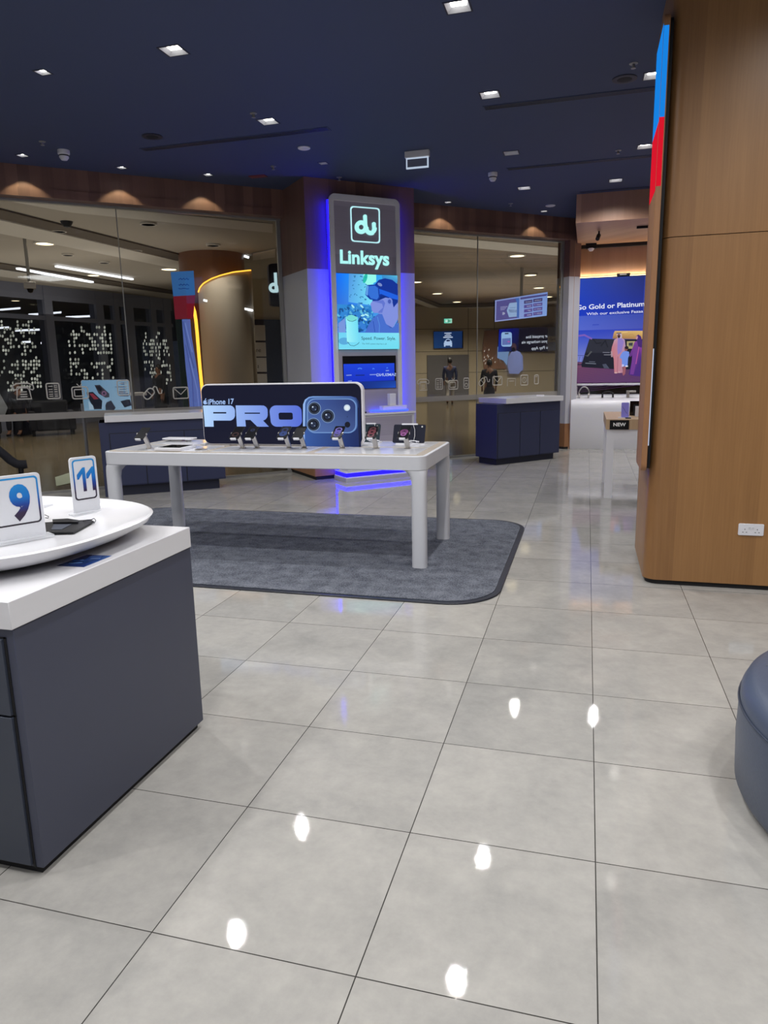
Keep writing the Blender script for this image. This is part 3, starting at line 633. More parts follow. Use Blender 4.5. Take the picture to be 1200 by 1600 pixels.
tablet((a.x+b_.x)/2, a.y+.05, (b_.x-a.x), .165, 'grey-green tablet half hidden by the right end of the PRO board', False)
# ---- tray box, thin device, puck at the left end
t = thing('tray_box', atz(268, 700, TZ), 'white shallow box with black insert, next to the leftmost stand phone', 'box')
a, b_ = atz(241, 704.5, TZ), atz(284, 704.5, TZ)
mb = MB(); mb.box((a.x, a.y, TZ), (b_.x, a.y+.26, TZ+.025)); finish('box_shell', mb, M['white'], t, bevel=.003)
mb = MB(); mb.box((a.x+.02, a.y+.03, TZ+.025), (b_.x-.02, a.y+.24, TZ+.027)); finish('black_insert', mb, M['blackg'], t)
a = atz(258, 690, TZ)
t = thing('charging_stand', a, 'thin white flat stand behind the tray box at the left end of the table', 'stand')
mb = MB(); mb.box((a.x-.03, a.y, TZ+.02), (a.x+.27, a.y+.12, TZ+.032)); finish('flat_plate', mb, M['white'], t, bevel=.003)
mb = MB(); mb.box((a.x+.05, a.y+.03, TZ), (a.x+.16, a.y+.09, TZ+.02)); finish('riser', mb, M['steel'], t)
a = atz(314, 703, TZ); mb = MB(); mb.lathe([(.05, 0), (.05, .006), (.046, .008), (0, .008)], (a.x, a.y, TZ)); o = finish('round_pad', mb, M['steel'], smooth=True); tag(o, 'flat round silver pad on the table between the tray box and the board', 'pad')
# small security alarm puck on mat etc. left out

# ================================================================ BACK COUNTERS
def counter(name, p0, ang, L, D, label, cuts, inset, over, ztop, feats):
    a = math.radians(ang); ex = Vector((math.cos(a), math.sin(a), 0)); ny = Vector((-math.sin(a), math.cos(a), 0)); p0 = Vector((p0.x, p0.y, 0))
    W = lambda u, v, z: tuple(p0+ex*u+ny*v+Vector((0, 0, z)))
    t = thing(name, tuple(p0+ex*L/2+ny*D/2), label, 'counter', None)
    f = MB(W); f.box((0, 0, feats['kick']), (L, D, ztop-.085)); finish('cabinet_body', f, M['navy'], t, bevel=.002)
    f = MB(W); f.box((feats.get('ki', .03), .05, 0), (L-.08, D-.04, feats['kick'])); finish('toe_kick', f, M['navyd'], t)
    if feats.get('side'): f = MB(W); f.box((-.002, -.002, 0), (.10, D, ztop-.085)); finish('side_panel', f, M['navy'], t, bevel=.002)
    f = MB(W); f.box((inset, -over, ztop-.08), (L+.015, D+.10, ztop)); finish('countertop', f, M['solid'], t, bevel=.002)
    f = MB(W); f.box((inset+.01, .02, ztop-.086), (L-.02, D+.02, ztop-.078)); finish('shadow_line', f, M['dark'], t)
    zt_ = ztop-.085-.14; x0 = feats['x0']
    cs = [x0]+cuts+[L-.01]
    for i in range(len(cs)-1):
        f = MB(W); f.box((cs[i]+.006, -.006, feats['kick']+.012), (cs[i+1]-.006, .002, zt_)); finish('door', f, M['navy'], t, bevel=.002)
    f = MB(W); f.box((x0, -.0015, zt_), (L, .0015, zt_+.007))
    for c in cs[:-1]: f.box((c-.004, -.0015, feats['kick']), (c+.004, .0015, zt_))
    finish('shadow_gap', f, M['dark'], t)
    return t, W
def along(p0, ang, x, y):   # distance along a front edge at which photo column x lies
    a = math.radians(ang); q = onplane(x, y, p0, (p0[0]+math.cos(a), p0[1]+math.sin(a))); return (q.x-p0[0])*math.cos(a)+(q.y-p0[1])*math.sin(a)
pL = atz(165.5, 777); AL = 36
LL = along(pL, AL, 353, 750)
counter('service_counter', pL, AL, LL, .62, 'long navy counter with white top below the left shop window, behind the display table', [along(pL, AL, 230, 740), along(pL, AL, 288, 680)], .07, .03, 1.01, dict(kick=.13, side=True, x0=.11))
pR = atz(776, 727); AR = 48
pR = pR+Vector((0, -.05, 0))
LR = along(pR, AR, 873.5, 700)
counter('service_counter', pR, AR, LR, .50, 'navy counter with white top in front of the right shop window', [along(pR, AR, 812, 690), along(pR, AR, 843, 690)], .14, .05, 1.02, dict(kick=.10, x0=.02, ki=.04))
o_ = atz(843, 618.5, 1.02); mb = MB(); mb.box((o_.x-.05, o_.y-.02, 1.02), (o_.x+.07, o_.y+.05, 1.035)); o = finish('card_holder', mb, M['white'], bevel=.002); tag(o, 'small white card holder lying on top of the right navy counter', 'holder')

# ================================================================ OTTOMAN
t = thing('round_ottoman', (1.275, 2.56, 0), 'round blue-grey leatherette ottoman cut off at the right edge', 'ottoman')
mb = MB(); mb.lathe([(.66, 0), (.69, .02), (.705, .05), (.712, .2), (.71, .33), (.708, .34)], (1.275, 2.56, 0), 96); finish('side', mb, M['leather'], t, smooth=True)
mb = MB(); mb.lathe([(.708, .34), (.706, .37), (.69, .405), (.655, .425), (.58, .434), (0, .437)], (1.275, 2.56, 0), 96); finish('cushion', mb, M['leather'], t, smooth=True)
mb = MB(); mb.tube([(1.275+.711*math.cos(a/96*2*math.pi), 2.56+.711*math.sin(a/96*2*math.pi), .341) for a in range(96)], .004, 6, closed=True)
mb.tube([(1.275-.60, 2.765, .428), (1.275-.55, 2.765, .4345), (1.275, 2.78, .438), (1.275+.6, 2.78, .43)], .0025, 6); finish('seam_cord', mb, M['leatherd'], t, smooth=True)
# double socket on the pillar
t = thing('double_socket', (1.093, 5.158, .42), 'white double power socket low on the oak veneered pillar', 'socket')
SW = lambda u, v, d: (1.093+u, 5.160-d, .421+v)
mb = MB(); mb.prism(rr(.156, .080, .008), SW, 0, .009); finish('face_plate', mb, M['white'], t, bevel=.002)
for sx in (-.038, .038):
    mb = MB()
    for u, v, w, h in ((sx, .002, .004, .008), (sx-.011, -.018, .008, .004), (sx+.011, -.018, .008, .004)): mb.prism([(u-w/2, v-h/2), (u+w/2, v-h/2), (u+w/2, v+h/2), (u-w/2, v+h/2)], SW, .0085, .0095)
    finish('pin_slots', mb, M['black'], t)
    mb = MB(); mb.prism(rr(.012, .014, .002, 3, sx*.27, .014), SW, .009, .013); finish('switch', mb, M['whitem'], t)
# ================================================================ ILLUMINATED KIOSK ON THE COLUMN
FW = lambda s, t, z: ft(s, t, z)
kt = thing('display_kiosk', tuple(ft(.83, .2, 0)), 'tall white display tower with blue edge light, lit sign and screens, on the column', 'display')
k0, k1 = .275, 1.315
PS = lambda u, v, d: tuple(ft(u, d, v))
def frame(outer, inner, d0, d1, mat, name):
    mb = MB(); N = len(outer)
    mb.add([PS(u, v, d0) for u, v in outer]+[PS(u, v, d0) for u, v in inner]+[PS(u, v, d1) for u, v in outer]+[PS(u, v, d1) for u, v in inner],
           [(i, (i+1) % N, N+(i+1) % N, N+i) for i in range(N)]+[(2*N+i, 2*N+(i+1) % N, 3*N+(i+1) % N, 3*N+i) for i in range(N)]+[(i, (i+1) % N, 2*N+(i+1) % N, 2*N+i) for i in range(N)]+[(N+i, N+(i+1) % N, 3*N+(i+1) % N, 3*N+i) for i in range(N)])
    return finish(name, mb, mat, kt, bevel=.003)
zT = 3.745
frame(rr(k1-k0, zT-.12, .085, 8, (k0+k1)/2, (zT+.12)/2), rr(k1-k0-.13, zT-.12-.16, .02, 8, (k0+k1)/2, (zT+.12)/2), .128, .165, M['white'], 'tower_frame')
mb = MB(FW); mb.box((k0+.04, .03, .12), (k1-.04, .10, zT-.05)); finish('tower_core', mb, M['whitem'], kt, bevel=.004)
mb = MB(FW); mb.box((k0+.05, .10, .9), (k1-.05, .150, zT-.07)); finish('laminate_panel', mb, M['kwood'], kt)
for a, b_ in ((k0+.006, k0+.024), (k1-.024, k1-.006)):
    mb = MB(FW); mb.box((a, .06, .15), (b_, .126, zT-.07)); finish('edge_light_strip', mb, M['blue'], kt)
pA, pB = ft(0, .150), ft(1, .150)
K6 = (480, 280, 6.)
# logo: rounded outline and the two joined letters, brand word below
p = Paint(pA, pB, K6); p.l = 3
Oo = [(402, 285), (402, 275), (408, 262), (420, 254), (436, 253), (652, 270), (668, 275), (677, 286), (680, 300), (683, 575), (680, 590), (670, 599), (655, 602), (436, 586), (420, 580), (412, 568), (410, 555)]
cxo, cyo = 543, 428
Oi = [(cxo+(x-cxo)*.915, cyo+(y-cyo)*.935) for x, y in Oo]; N = len(Oo)
p.mb.add([p.w(q) for q in Oo+Oi], [(i, (i+1) % N, N+(i+1) % N, N+i) for i in range(N)], rgb((190, 245, 250)))
def ringp(p, cx, cy, ro, ri, a0, a1, c, n=28):
    P = [(cx+ro*math.cos(math.radians(a0+(a1-a0)*k/n)), cy+ro*1.04*math.sin(math.radians(a0+(a1-a0)*k/n))) for k in range(n+1)]
    Q = [(cx+ri*math.cos(math.radians(a0+(a1-a0)*k/n)), cy+ri*1.04*math.sin(math.radians(a0+(a1-a0)*k/n))) for k in range(n+1)]
    p.mb.add([p.w(q) for q in P+Q], [(i, i+1, n+2+i, n+1+i) for i in range(n)], rgb(c))
LC = (176, 250, 246)
ringp(p, 505, 450, 62, 22, 0, 360, LC)
p.l = 4; p.line([(540, 352), (545, 455)], 36, LC); p.ell(540, 350, 18, 18, LC)
ringp(p, 595, 462, 62, 22, 60, 205, LC); ringp(p, 590, 460, 60, 20, -5, 60, LC)
p.l = 6; p.line([(622, 422), (624, 465)], 36, LC); p.ell(622, 422, 19, 19, LC)
p.done('logo', M['screen'], kt)
p = Paint(pA, pB, K6); p.l = 3; p.text('Linksys', (307, 785), (768, 807), 128, (176, 250, 246), .032, up=(-.02, -1)); p.done('brand_lettering', M['screen'], kt)
# upper screen
p = Paint(pA, pB, K6)
TL, TR, BR, BL = (262, 880), (842, 905), (846, 1590), (282, 1600)
mb = MB(); Q = [onplane(*p.px(q), pA, pB) for q in (TL, TR, BR, BL)]; sf = [fs(q) for q in Q]
s0, s1 = sum(q[0] for q in (sf[0], sf[3]))/2, sum(q[0] for q in (sf[1], sf[2]))/2; z0, z1 = (sf[2][2]+sf[3][2])/2, (sf[0][2]+sf[1][2])/2
mb = MB(FW); mb.box((s0-.004, .148, z0-.004), (s1+.004, .157, z1+.004)); usc = finish('upper_screen', mb, M['blackg'], kt)
def pxof(P):
    v = P-CP; d = v.dot(_F); return (600+FPX*v.dot(_R)/d, 800-FPX*v.dot(_U)/d)
class PaintUV(Paint):
    """graphic laid out in metres on a facade-parallel plane: u = s, v = z"""
    def __init__(s, t, base=0.): s.t = t; s.mb = MB(); s.l = 1; s.eps = .0012; s.K = None; s.base = base
    def w(s, p): return ft(p[0], s.t+s.l*s.eps, p[1])
# map crop pixels to the screen's own metres so edges stay straight
class PaintQ(Paint):
    def __init__(s, quad_px, quad_world, t, flip=False): s.q = quad_px; s.W = quad_world; s.mb = MB(); s.l = 1; s.eps = .0012; s.t = t
    def w(s, p):
        (x0, y0), (x1, y1), (x2, y2), (x3, y3) = s.q
        b_ = (p[1]-y0)/(y3-y0)
        for _ in range(4):
            xl_, xr_ = x0+(x3-x0)*b_, x1+(x2-x1)*b_; a = (p[0]-xl_)/(xr_-xl_); yt, yb = y0+(y1-y0)*a, y3+(y2-y3)*a; b_ = (p[1]-yt)/(yb-yt)
        a = min(1, max(0, a)); b_ = min(1, max(0, b_))
        s0_, s1_, zz0, zz1 = s.W; return ft(s0_+(s1_-s0_)*a, s.t+s.l*s.eps, zz1+(zz0-zz1)*b_)
p = PaintQ((TL, TR, BR, BL), (s0, s1, z0, z1), .157)
p.grid([TL, TR, (845, 1440), (279, 1440)], [(30, 110, 245), (60, 190, 240), (90, 170, 230), (50, 110, 220)])
p.grid([(385, 885), (620, 893), (600, 1180), (380, 1150)], [(80, 150, 225), (120, 235, 250), (120, 225, 250), (90, 170, 235)])
p.grid([(270, 885), (385, 888), (375, 1170), (275, 1200)], [(16, 110, 250), (30, 140, 250), (60, 130, 225), (50, 110, 220)])
p.poly([(520, 890), (640, 896), (640, 960), (560, 1000), (525, 960)], (150, 250, 235)); p.ell(535, 930, 18, 45, (40, 190, 170), rot=.3)
p.l += 1; rnd = random.Random(3); base_l = p.l
for i in range(26):
    x, y = rnd.uniform(385, 560), rnd.uniform(900, 1130); p.ell(x, y, rnd.uniform(5, 13), 4, (50, 120, 170), 8, rnd.uniform(-1, 1)); p.l = base_l
p.l = base_l+1
p.grid([(275, 1170), (610, 1190), (600, 1440), (280, 1440)], [(50, 140, 215), (40, 130, 200), (60, 120, 215), (50, 130, 220)])
b2 = p.l
for i in range(150):
    x, y = rnd.uniform(280, 640), rnd.uniform(1160, 1430); c = rnd.choice([(26, 84, 150), (30, 110, 190), (100, 190, 225), (20, 70, 130), (70, 150, 220)]); p.ell(x, y, rnd.uniform(8, 22), rnd.uniform(6, 12), c, 7, rnd.uniform(-1.5, 1.5)); p.l = b2
p.l = b2+1
for x, y, a in ((418, 1190, .9), (500, 1190, .8), (510, 1275, -.2), (545, 1270, .5), (530, 1310, .6)): p.ell(x, y, 22, 9, (170, 235, 245), 8, a); p.l = b2+1
p.grid([(690, 893), (842, 905), (843, 970), (700, 960)], [(60, 150, 210), (90, 190, 220), (60, 140, 210), (50, 120, 200)])
p.l = b2+3   # the man wearing a headset
p.poly([(590, 1150), (578, 1170), (588, 1190), (592, 1225), (612, 1250), (650, 1252), (690, 1270), (720, 1340), (760, 1400), (800, 1380), (846, 1300), (846, 1050), (790, 1060), (700, 1090)], (128, 144, 222))
p.poly([(680, 1260), (722, 1350), (762, 1395), (800, 1385), (846, 1310), (846, 1330), (800, 1395), (740, 1392), (700, 1340)], (60, 90, 180))
p.poly([(590, 1140), (700, 1130), (720, 1160), (690, 1250), (650, 1250), (660, 1235), (700, 1200), (690, 1165)], (98, 118, 208))
p.poly([(620, 990), (660, 945), (720, 930), (790, 945), (842, 985), (846, 1150), (800, 1200), (785, 1130), (740, 1110), (650, 1100)], (16, 50, 150))
p.poly([(545, 995), (620, 990), (655, 1010), (660, 1110), (640, 1135), (570, 1120), (530, 1080)], (36, 90, 200)); p.poly([(545, 995), (560, 1000), (548, 1085), (530, 1080)], (60, 130, 220))
p.poly([(590, 1140), (650, 1138), (740, 1100), (700, 1090), (640, 1110)], (14, 46, 130))
p.poly([(600, 1025), (640, 1020), (760, 1060), (846, 1090), (846, 1130), (780, 1115), (680, 1075), (650, 1085), (600, 1075), (585, 1050)], (30, 96, 225))
p.ell(668, 988, 24, 14, (120, 140, 200), rot=.5); p.poly([(545, 992), (622, 988), (658, 1012), (668, 1108), (645, 1140), (572, 1126), (528, 1082)], (18, 60, 160)); p.poly([(562, 1004), (620, 998), (648, 1018), (656, 1104), (638, 1128), (582, 1116), (556, 1080)], (52, 112, 214)); p.poly([(545, 995), (560, 1002), (552, 1092), (530, 1080)], (96, 160, 232))
p.ell(757, 1145, 30, 34, (120, 140, 220)); p.ell(757, 1145, 16, 20, (70, 90, 180))
p.poly([(520, 1440), (560, 1360), (600, 1300), (650, 1260), (685, 1262), (720, 1350), (770, 1400), (846, 1340), (846, 1450)], (70, 110, 205)); p.line([(640, 1290), (660, 1370), (655, 1440)], 5, (90, 150, 230)); p.line([(600, 1330), (615, 1430)], 4, (20, 60, 160))
p.poly([(280, 1350), (340, 1300), (345, 1440), (280, 1440)], (120, 150, 220))
# lower pale part with the router tower and the words
p.grid([(279, 1438), (845, 1438), BR, BL], [(110, 210, 245), (130, 225, 245), (110, 220, 240), (120, 220, 245)])
p.ell(330, 1520, 50, 34, (90, 170, 220))
p.grid([(345, 1290), (455, 1290), (462, 1530), (355, 1530)], [(150, 240, 250), (110, 220, 245), (120, 220, 245), (160, 245, 250)])
p.poly([(345, 1300), (370, 1276), (400, 1270), (455, 1295), (440, 1320), (400, 1330), (360, 1322)], (120, 220, 215)); p.line([(358, 1318), (380, 1330), (405, 1333), (440, 1318)], 4, (20, 60, 90))
p.line([(358, 1525), (385, 1560), (420, 1565), (455, 1545), (465, 1530)], 4, (40, 80, 100))
p.text('Speed. Power. Style.', (486, 1505), (810, 1505), 31, (24, 70, 90), .004); p.text('The WiFi system that has it all', (490, 1550), (720, 1550), 15, (50, 100, 120))
p.done('screen_picture', M['screen'], usc)
# lower screen
K5b = (480, 500, 5.4545)
p = Paint(pA, pB, K5b); q1, q2 = fs(onplane(*p.px((293, 300)), pA, pB)), fs(onplane(*p.px((755, 580)), pA, pB))
s0, s1, z0, z1 = q1[0]+.01, q2[0], 1.235, 1.685
mb = MB(FW); mb.box((s0, .148, z0), (s1, .165, z1)); lsc = finish('lower_screen', mb, M['blackg'], kt, bevel=.002)
p = PaintQ(((293, 300), (752, 290), (756, 578), (300, 590)), (s0, s1, z0, z1), .165)
p.grid([(298, 368), (738, 358), (740, 510), (302, 525)], [(26, 66, 220), (30, 70, 215), (20, 50, 200), (20, 50, 190)])
p.grid([(302, 525), (750, 512), (752, 575), (302, 585)], [(14, 40, 130), (20, 60, 150), (30, 80, 190), (10, 24, 80)])
p.text('SAMSUNG', (752, 470), (580, 474), 26, (180, 200, 240), .01)
for x, y, w in ((435, 408, 18), (552, 410, 9), (672, 403, 7)): p.ell(x, y, w, 8, (80, 140, 240)); p.ell(x, y+4, w*.7, 6, (26, 66, 220))
for x, y, w in ((435, 465, 36), (550, 460, 30), (672, 425, 12), (340, 465, 20), (348, 515, 14)): p.line([(x-w, y), (x+w, y-2)], 8, (20, 40, 110) if x == 435 else (130, 150, 220))
p.done('screen_picture', M['screen'], lsc)
# counter and base under the tower
mb = MB(FW); mb.box((k0+.05, .10, .13), (1.37, .40, .89)); finish('base_cabinet', mb, M['whitem'], kt, bevel=.004)
mb = MB(FW); mb.box((k0+.13, .40, .20), (1.33, .403, .86)); finish('front_panel', mb, M['kwood'], kt)
mb = MB(FW); mb.box((k0+.03, .10, .89), (1.385, .42, .915)); mb.m = 1; mb.box((k0+.04, .14, .915), (1.375, .41, .917)); finish('shelf', mb, [M['white'], M['kwood']], kt, bevel=.002)
mb = MB(FW); mb.box((k0+.01, .06, .065), (1.385, .425, .125)); finish('base_light', mb, M['blue'], kt)
mb = MB(FW); mb.box((k0-.005, .04, 0), (1.40, .44, .05)); mb.m = 1; mb.box((k0, .05, .05), (1.395, .43, .066)); mb.box((k0, .05, .122), (1.395, .43, .135)); finish('plinth', mb, [M['greyp'], M['white']], kt)
# things on the kiosk shelf
t = thing('mesh_router', tuple(ft(1.1, .3, .917)), 'white upright tower router with white base box on the kiosk shelf', 'router')
a = fs(onf(599, 644, .36)); b_ = fs(onf(636, 643, .36))
mb = MB(FW); mb.box((a[0], .24, .92), (b_[0], .36, 1.0)); finish('base_box', mb, M['white'], t, bevel=.003)
c = fs(onf(607.4, 635, .30)); d = fs(onf(617, 635, .30))
mb = MB(FW); mb.box((c[0], .26, 1.0), (d[0], .34, 1.165)); finish('router_tower', mb, M['white'], t, bevel=.006)
P = [(b_[0]-.0, .385), (a[0]+.02, .395), (a[0]-.12, .20), (a[0]-.02, .175), (b_[0]-.06, .175)]
mb = MB(); mb.tube([tuple(ft(s, tt, .935)) for s, tt in P], .012, 8); o = finish('light_loop', mb, M['bluei'], smooth=True); tag(o, 'glowing blue tube light bent around the white router on the kiosk shelf', 'light')
a = onf(572, 646, .33); s_, _, _ = fs(a)
mb = MB(FW); mb.prism([(s_-.1, .25), (s_+.04, .27), (s_-.02, .38), (s_-.1, .38)], lambda u, v, d: (u, v, d), .918, .932); o = finish('black_gadget', mb, M['black']); tag(o, 'black flat gadget on the kiosk shelf beside the right end of the PRO board', 'gadget')

# ================================================================ TALL LIGHTBOX ON THE PILLAR'S LEFT FACE
t = thing('pillar_display', (.40, 5.36, .80), 'tall slim display with blue and red glow on the left face of the oak pillar', 'display')
XB = .375
mb = MB(); mb.prism(rr(.50, 2.80, .05, 6, 5.375, 2.205), lambda u, v, d: (d, u, v), XB, .412); finish('outer_frame', mb, M['lowwood'], t, bevel=.003)
mb = MB(); mb.prism(rr(.47, 2.77, .045, 6, 5.375, 2.205), lambda u, v, d: (d, u, v), .412, .432); finish('recessed_back', mb, M['black'], t)
mb = MB(); mb.box((XB-.0015, 5.15, 3.0), (XB, 5.6, 3.55)); mb.box((XB, 5.1245, 3.02), (.405, 5.1252, 3.53)); finish('blue_screen_part', mb, emis('display_blue', (24, 130, 225), 1.0), t)
mb = MB(); mb.box((XB-.0015, 5.15, 2.60), (XB, 5.6, 3.0)); mb.box((XB, 5.1245, 2.62), (.405, 5.1252, 3.02)); finish('red_screen_part', mb, emis('display_red', (215, 24, 44), 1.0), t)
mb = MB(); mb.box((.4125, 5.1385, .98), (.419, 5.142, 1.62)); finish('edge_light', mb, emis('edge_glow', (190, 200, 225), 1.0), t)

# ================================================================ DISPLAY BAY: poster, shelf unit, tracks
pA, pB = (0, PB), (1, PB)
K1 = (860, 280, 6.); K2 = (860, 500, 5.335); K7 = (900, 490, 10.714)
zt, zb = 3.0, 1.16
xl = -.247
t = thing('advertising_poster', (.6, PB+.02, zb), 'large backlit poster with a purple dusk scene and family, reading Go Gold or Platinum', 'poster')
mb = MB(); mb.box((xl, PB, zb), (2.2, PB+.045, zt)); finish('lightbox', mb, M['black'], t)
p = Paint(pA, pB)
def wx(x, z): return pxof(Vector((x, PB, z)))
def at(x, z): return wx(x, z)
TLp, TRp, BRp, BLp = at(xl+.005, zt-.01), at(2.19, zt-.01), at(2.19, zb+.01), at(xl+.005, zb+.01)
p.grid([TLp, TRp, at(2.19, 1.85), at(xl+.005, 1.85)], [(34, 72, 190), (20, 34, 90), (60, 60, 160), (96, 110, 205)], 8)
p.grid([TLp, at(.9, zt-.01), at(.9, 2.35), at(xl+.005, 2.35)], [(40, 70, 176), (26, 40, 110), (22, 42, 150), (20, 56, 190)], 8)
p.grid([at(xl+.005, 2.1), at(2.19, 2.1), at(2.19, 1.5), at(xl+.005, 1.5)], [(40, 66, 190), (60, 60, 150), (120, 90, 160), (130, 140, 205)], 8)
p.grid([at(xl+.005, 1.54), at(2.19, 1.54), BRp, BLp], [(112, 66, 92), (70, 46, 100), (80, 56, 110), (96, 60, 96)], 6)
p.K = K7
L0 = p.l
for i in range(14):
    p.l = L0; y = 900+i*24; p.line([(0, y+30+i*6), (1130, y-80+i*4)], 4, (70+i, 44, 92))
p.l = L0+1
for x in (-10, 40, 90): p.line([(x, 850), (x+25, 720)], 5, (30, 36, 80))
p.line([(-20, 700), (130, 703)], 6, (34, 40, 90)); p.line([(-20, 808), (110, 812)], 6, (40, 46, 100)); p.line([(-20, 855), (100, 855)], 14, (22, 24, 56))
p.line([(0, 380), (140, 360), (260, 420)], 30, (120, 90, 180)); p.line([(280, 190), (380, 185)], 16, (50, 70, 180))
p.l = L0+2
p.poly([(650, 290), (1180, 288), (1180, 430), (610, 420), (630, 330)], [(214, 176, 110), (222, 184, 110), (176, 130, 80), (150, 106, 70), (190, 150, 100)])
p.line([(860, 400), (900, 350), (950, 345), (985, 400)], 6, (176, 136, 84)); p.line([(700, 330), (860, 310)], 10, (230, 196, 130))
p.poly([(222, 430), (245, 420), (640, 428), (1180, 432), (1180, 940), (640, 930), (95, 895), (90, 860)], (24, 26, 40))
p.poly([(225, 432), (640, 430), (640, 660), (160, 655)], (40, 42, 54)); p.poly([(140, 700), (200, 720), (270, 640), (250, 625), (190, 700)], (80, 82, 86)); p.poly([(440, 850), (500, 840), (560, 920), (470, 915)], (70, 76, 94)); p.line([(420, 540), (490, 450), (530, 560)], 20, (26, 28, 38)); p.line([(290, 430), (340, 500), (420, 490)], 16, (24, 26, 36))
p.line([(450, 650), (560, 652)], 14, (110, 110, 124)); p.line([(470, 690), (600, 690)], 12, (130, 130, 140)); p.line([(160, 830), (330, 840)], 14, (110, 116, 130)); p.line([(220, 805), (315, 808)], 10, (100, 104, 120))
p.poly([(850, 465), (990, 462), (980, 590), (850, 585)], (168, 156, 110)); p.poly([(880, 490), (950, 485), (945, 560), (880, 555)], (60, 64, 70)); p.line([(875, 545), (940, 548)], 10, (180, 180, 130))
# man
p.poly([(640, 440), (700, 405), (760, 405), (815, 440), (830, 560), (800, 700), (770, 760), (780, 990), (640, 1000), (630, 760), (615, 700), (580, 690), (600, 560)], [(190, 150, 170)]*3+[(170, 140, 180)]*2+[(180, 130, 150)]*3+[(190, 120, 130)]*5)
p.poly([(700, 410), (760, 410), (800, 470), (760, 640), (700, 690), (690, 600)], (140, 120, 190)); p.line([(700, 720), (690, 980)], 8, (150, 90, 110)); p.line([(595, 640), (600, 720)], 26, (170, 140, 150))
p.poly([(678, 345), (690, 322), (740, 318), (765, 345), (770, 400), (745, 420), (690, 400)], (190, 170, 180)); p.ell(716, 375, 26, 34, (110, 70, 66)); p.ell(716, 392, 20, 18, (40, 24, 30)); p.line([(680, 330), (752, 328)], 12, (20, 20, 30))
p.ell(665, 990, 26, 12, (200, 160, 160)); p.ell(725, 980, 22, 14, (190, 150, 160))
# child
p.poly([(780, 640), (830, 625), (885, 640), (890, 700), (870, 740), (860, 880), (770, 885), (765, 760), (730, 740), (745, 690)], (110, 140, 220)); p.poly([(765, 850), (800, 850), (800, 890), (765, 890)], (190, 190, 230)); p.poly([(785, 885), (835, 885), (820, 1010), (790, 1040), (775, 1010)], (150, 90, 100)); p.ell(835, 590, 28, 38, (130, 80, 80)); p.ell(845, 570, 32, 26, (30, 20, 30)); p.ell(845, 880, 24, 12, (220, 220, 230))
# woman
p.poly([(975, 480), (1010, 460), (1100, 470), (1115, 640), (1090, 740), (1085, 1050), (960, 1040), (880, 1020), (930, 800), (935, 700), (900, 730), (890, 690), (950, 560)], [(130, 60, 150)]*4+[(70, 40, 120)]*5+[(96, 50, 130)]*4)
p.poly([(1000, 380), (1040, 352), (1080, 380), (1110, 480), (1100, 570), (1040, 560), (1020, 470)], (66, 36, 110)); p.ell(1015, 405, 16, 30, (190, 140, 150), rot=.2); p.poly([(960, 560), (1020, 470), (1040, 560), (1010, 780), (960, 1020), (900, 1015)], (110, 56, 140)); p.line([(1050, 560), (1000, 840)], 14, (170, 80, 150))
p.K = K1
p.text('Go Gold or Platinum', (243, 1228), (880, 1192), 46, (225, 228, 245), .018); p.l -= 1
p.text('With our exclusive Fazaa prepaid', (338, 1278), (1035, 1243), 26, (215, 218, 240), .012)
p.done('poster_picture', M['screen'], t)
for x_ in (.5, 1.7, 2.9): lamp('bay_beam', 'SPOT', (x_, 12.75, 3.54), 80, (1, .98, .95), .05, 140, .7, aim=(x_, 13.2, 0))
# warm cove strip above the poster
mb = MB(); mb.box((-.22, PB+.035, zt+.004), (3.5, PB+.06, zt+.016)); o = finish('cove_light', mb, M['cove']); tag(o, 'warm light strip hidden along the top of the Go Gold poster', 'light')
lamp('cove_beam', 'AREA', (1.2, PB+.055, zt+.03), 6, (1, .84, .58), 2.9, aim=(1.2, PB+.06, zt+1.2), sy=.02)
# white curved shelf unit
t = thing('wall_shelf_unit', (1.2, 13.6, 0), 'white curved-front shelf unit below the Go Gold poster, against the back wall', 'shelf')
prof = [(13.80, 0), (13.44, 0), (13.43, .03), (13.40, .3), (13.37, .6), (13.365, .72)]+[(13.365+.10*(1-math.cos(a)), .72+.16*math.sin(a)) for a in [i*math.pi/12 for i in range(1, 7)]]+[(13.60, .905), (13.735, .925), (13.74, .93), (13.74, 1.155), (13.80, 1.155)]
mb = MB(); mb.prism(prof, lambda u, v, d: (d, u, v), -.262, 2.3); finish('unit_body', mb, M['white'], t, smooth=True)
mb = MB(); mb.box((-.16, 13.733, .965), (2.2, 13.742, 1.115)); finish('dark_niche', mb, M['blackg'], t)
mb = MB(); mb.box((-.26, 13.69, 1.125), (2.3, 13.745, 1.158)); finish('ledge', mb, M['white'], t, bevel=.003)
def headphones(px0, px1, ybase, h, label, mband, mcup):
    Yh = 13.60; a = onY(px0, ybase, Yh); b_ = onY(px1, ybase, Yh); cx = (a.x+b_.x)/2; w = (b_.x-a.x)/2; zb_ = .905
    t = thing('headphones', (cx, Yh, zb_), label, 'headphones')
    mb = MB(); mb.tube([(cx+w*.92*math.cos(x_), Yh, zb_+.06+(h-.06)*math.sin(x_)) for x_ in [math.pi*i/16 for i in range(17)]], .011, 8); finish('headband', mb, M[mband], t, smooth=True)
    for sg in (-1, 1):
        mb = MB(); mb.tube([(cx+sg*(w*.95), Yh, zb_+.045), (cx+sg*(w*.95-.03), Yh, zb_+.045)], .042, 16); finish('ear_cup', mb, M[mcup], t, bevel=.006)
headphones(903, 921, 629, .20, 'silver over-ear headphones standing on the white shelf below the poster', 'steel', 'steel')
headphones(939, 959, 629, .11, 'black over-ear headphones lying on the white shelf below the poster', 'black', 'black')
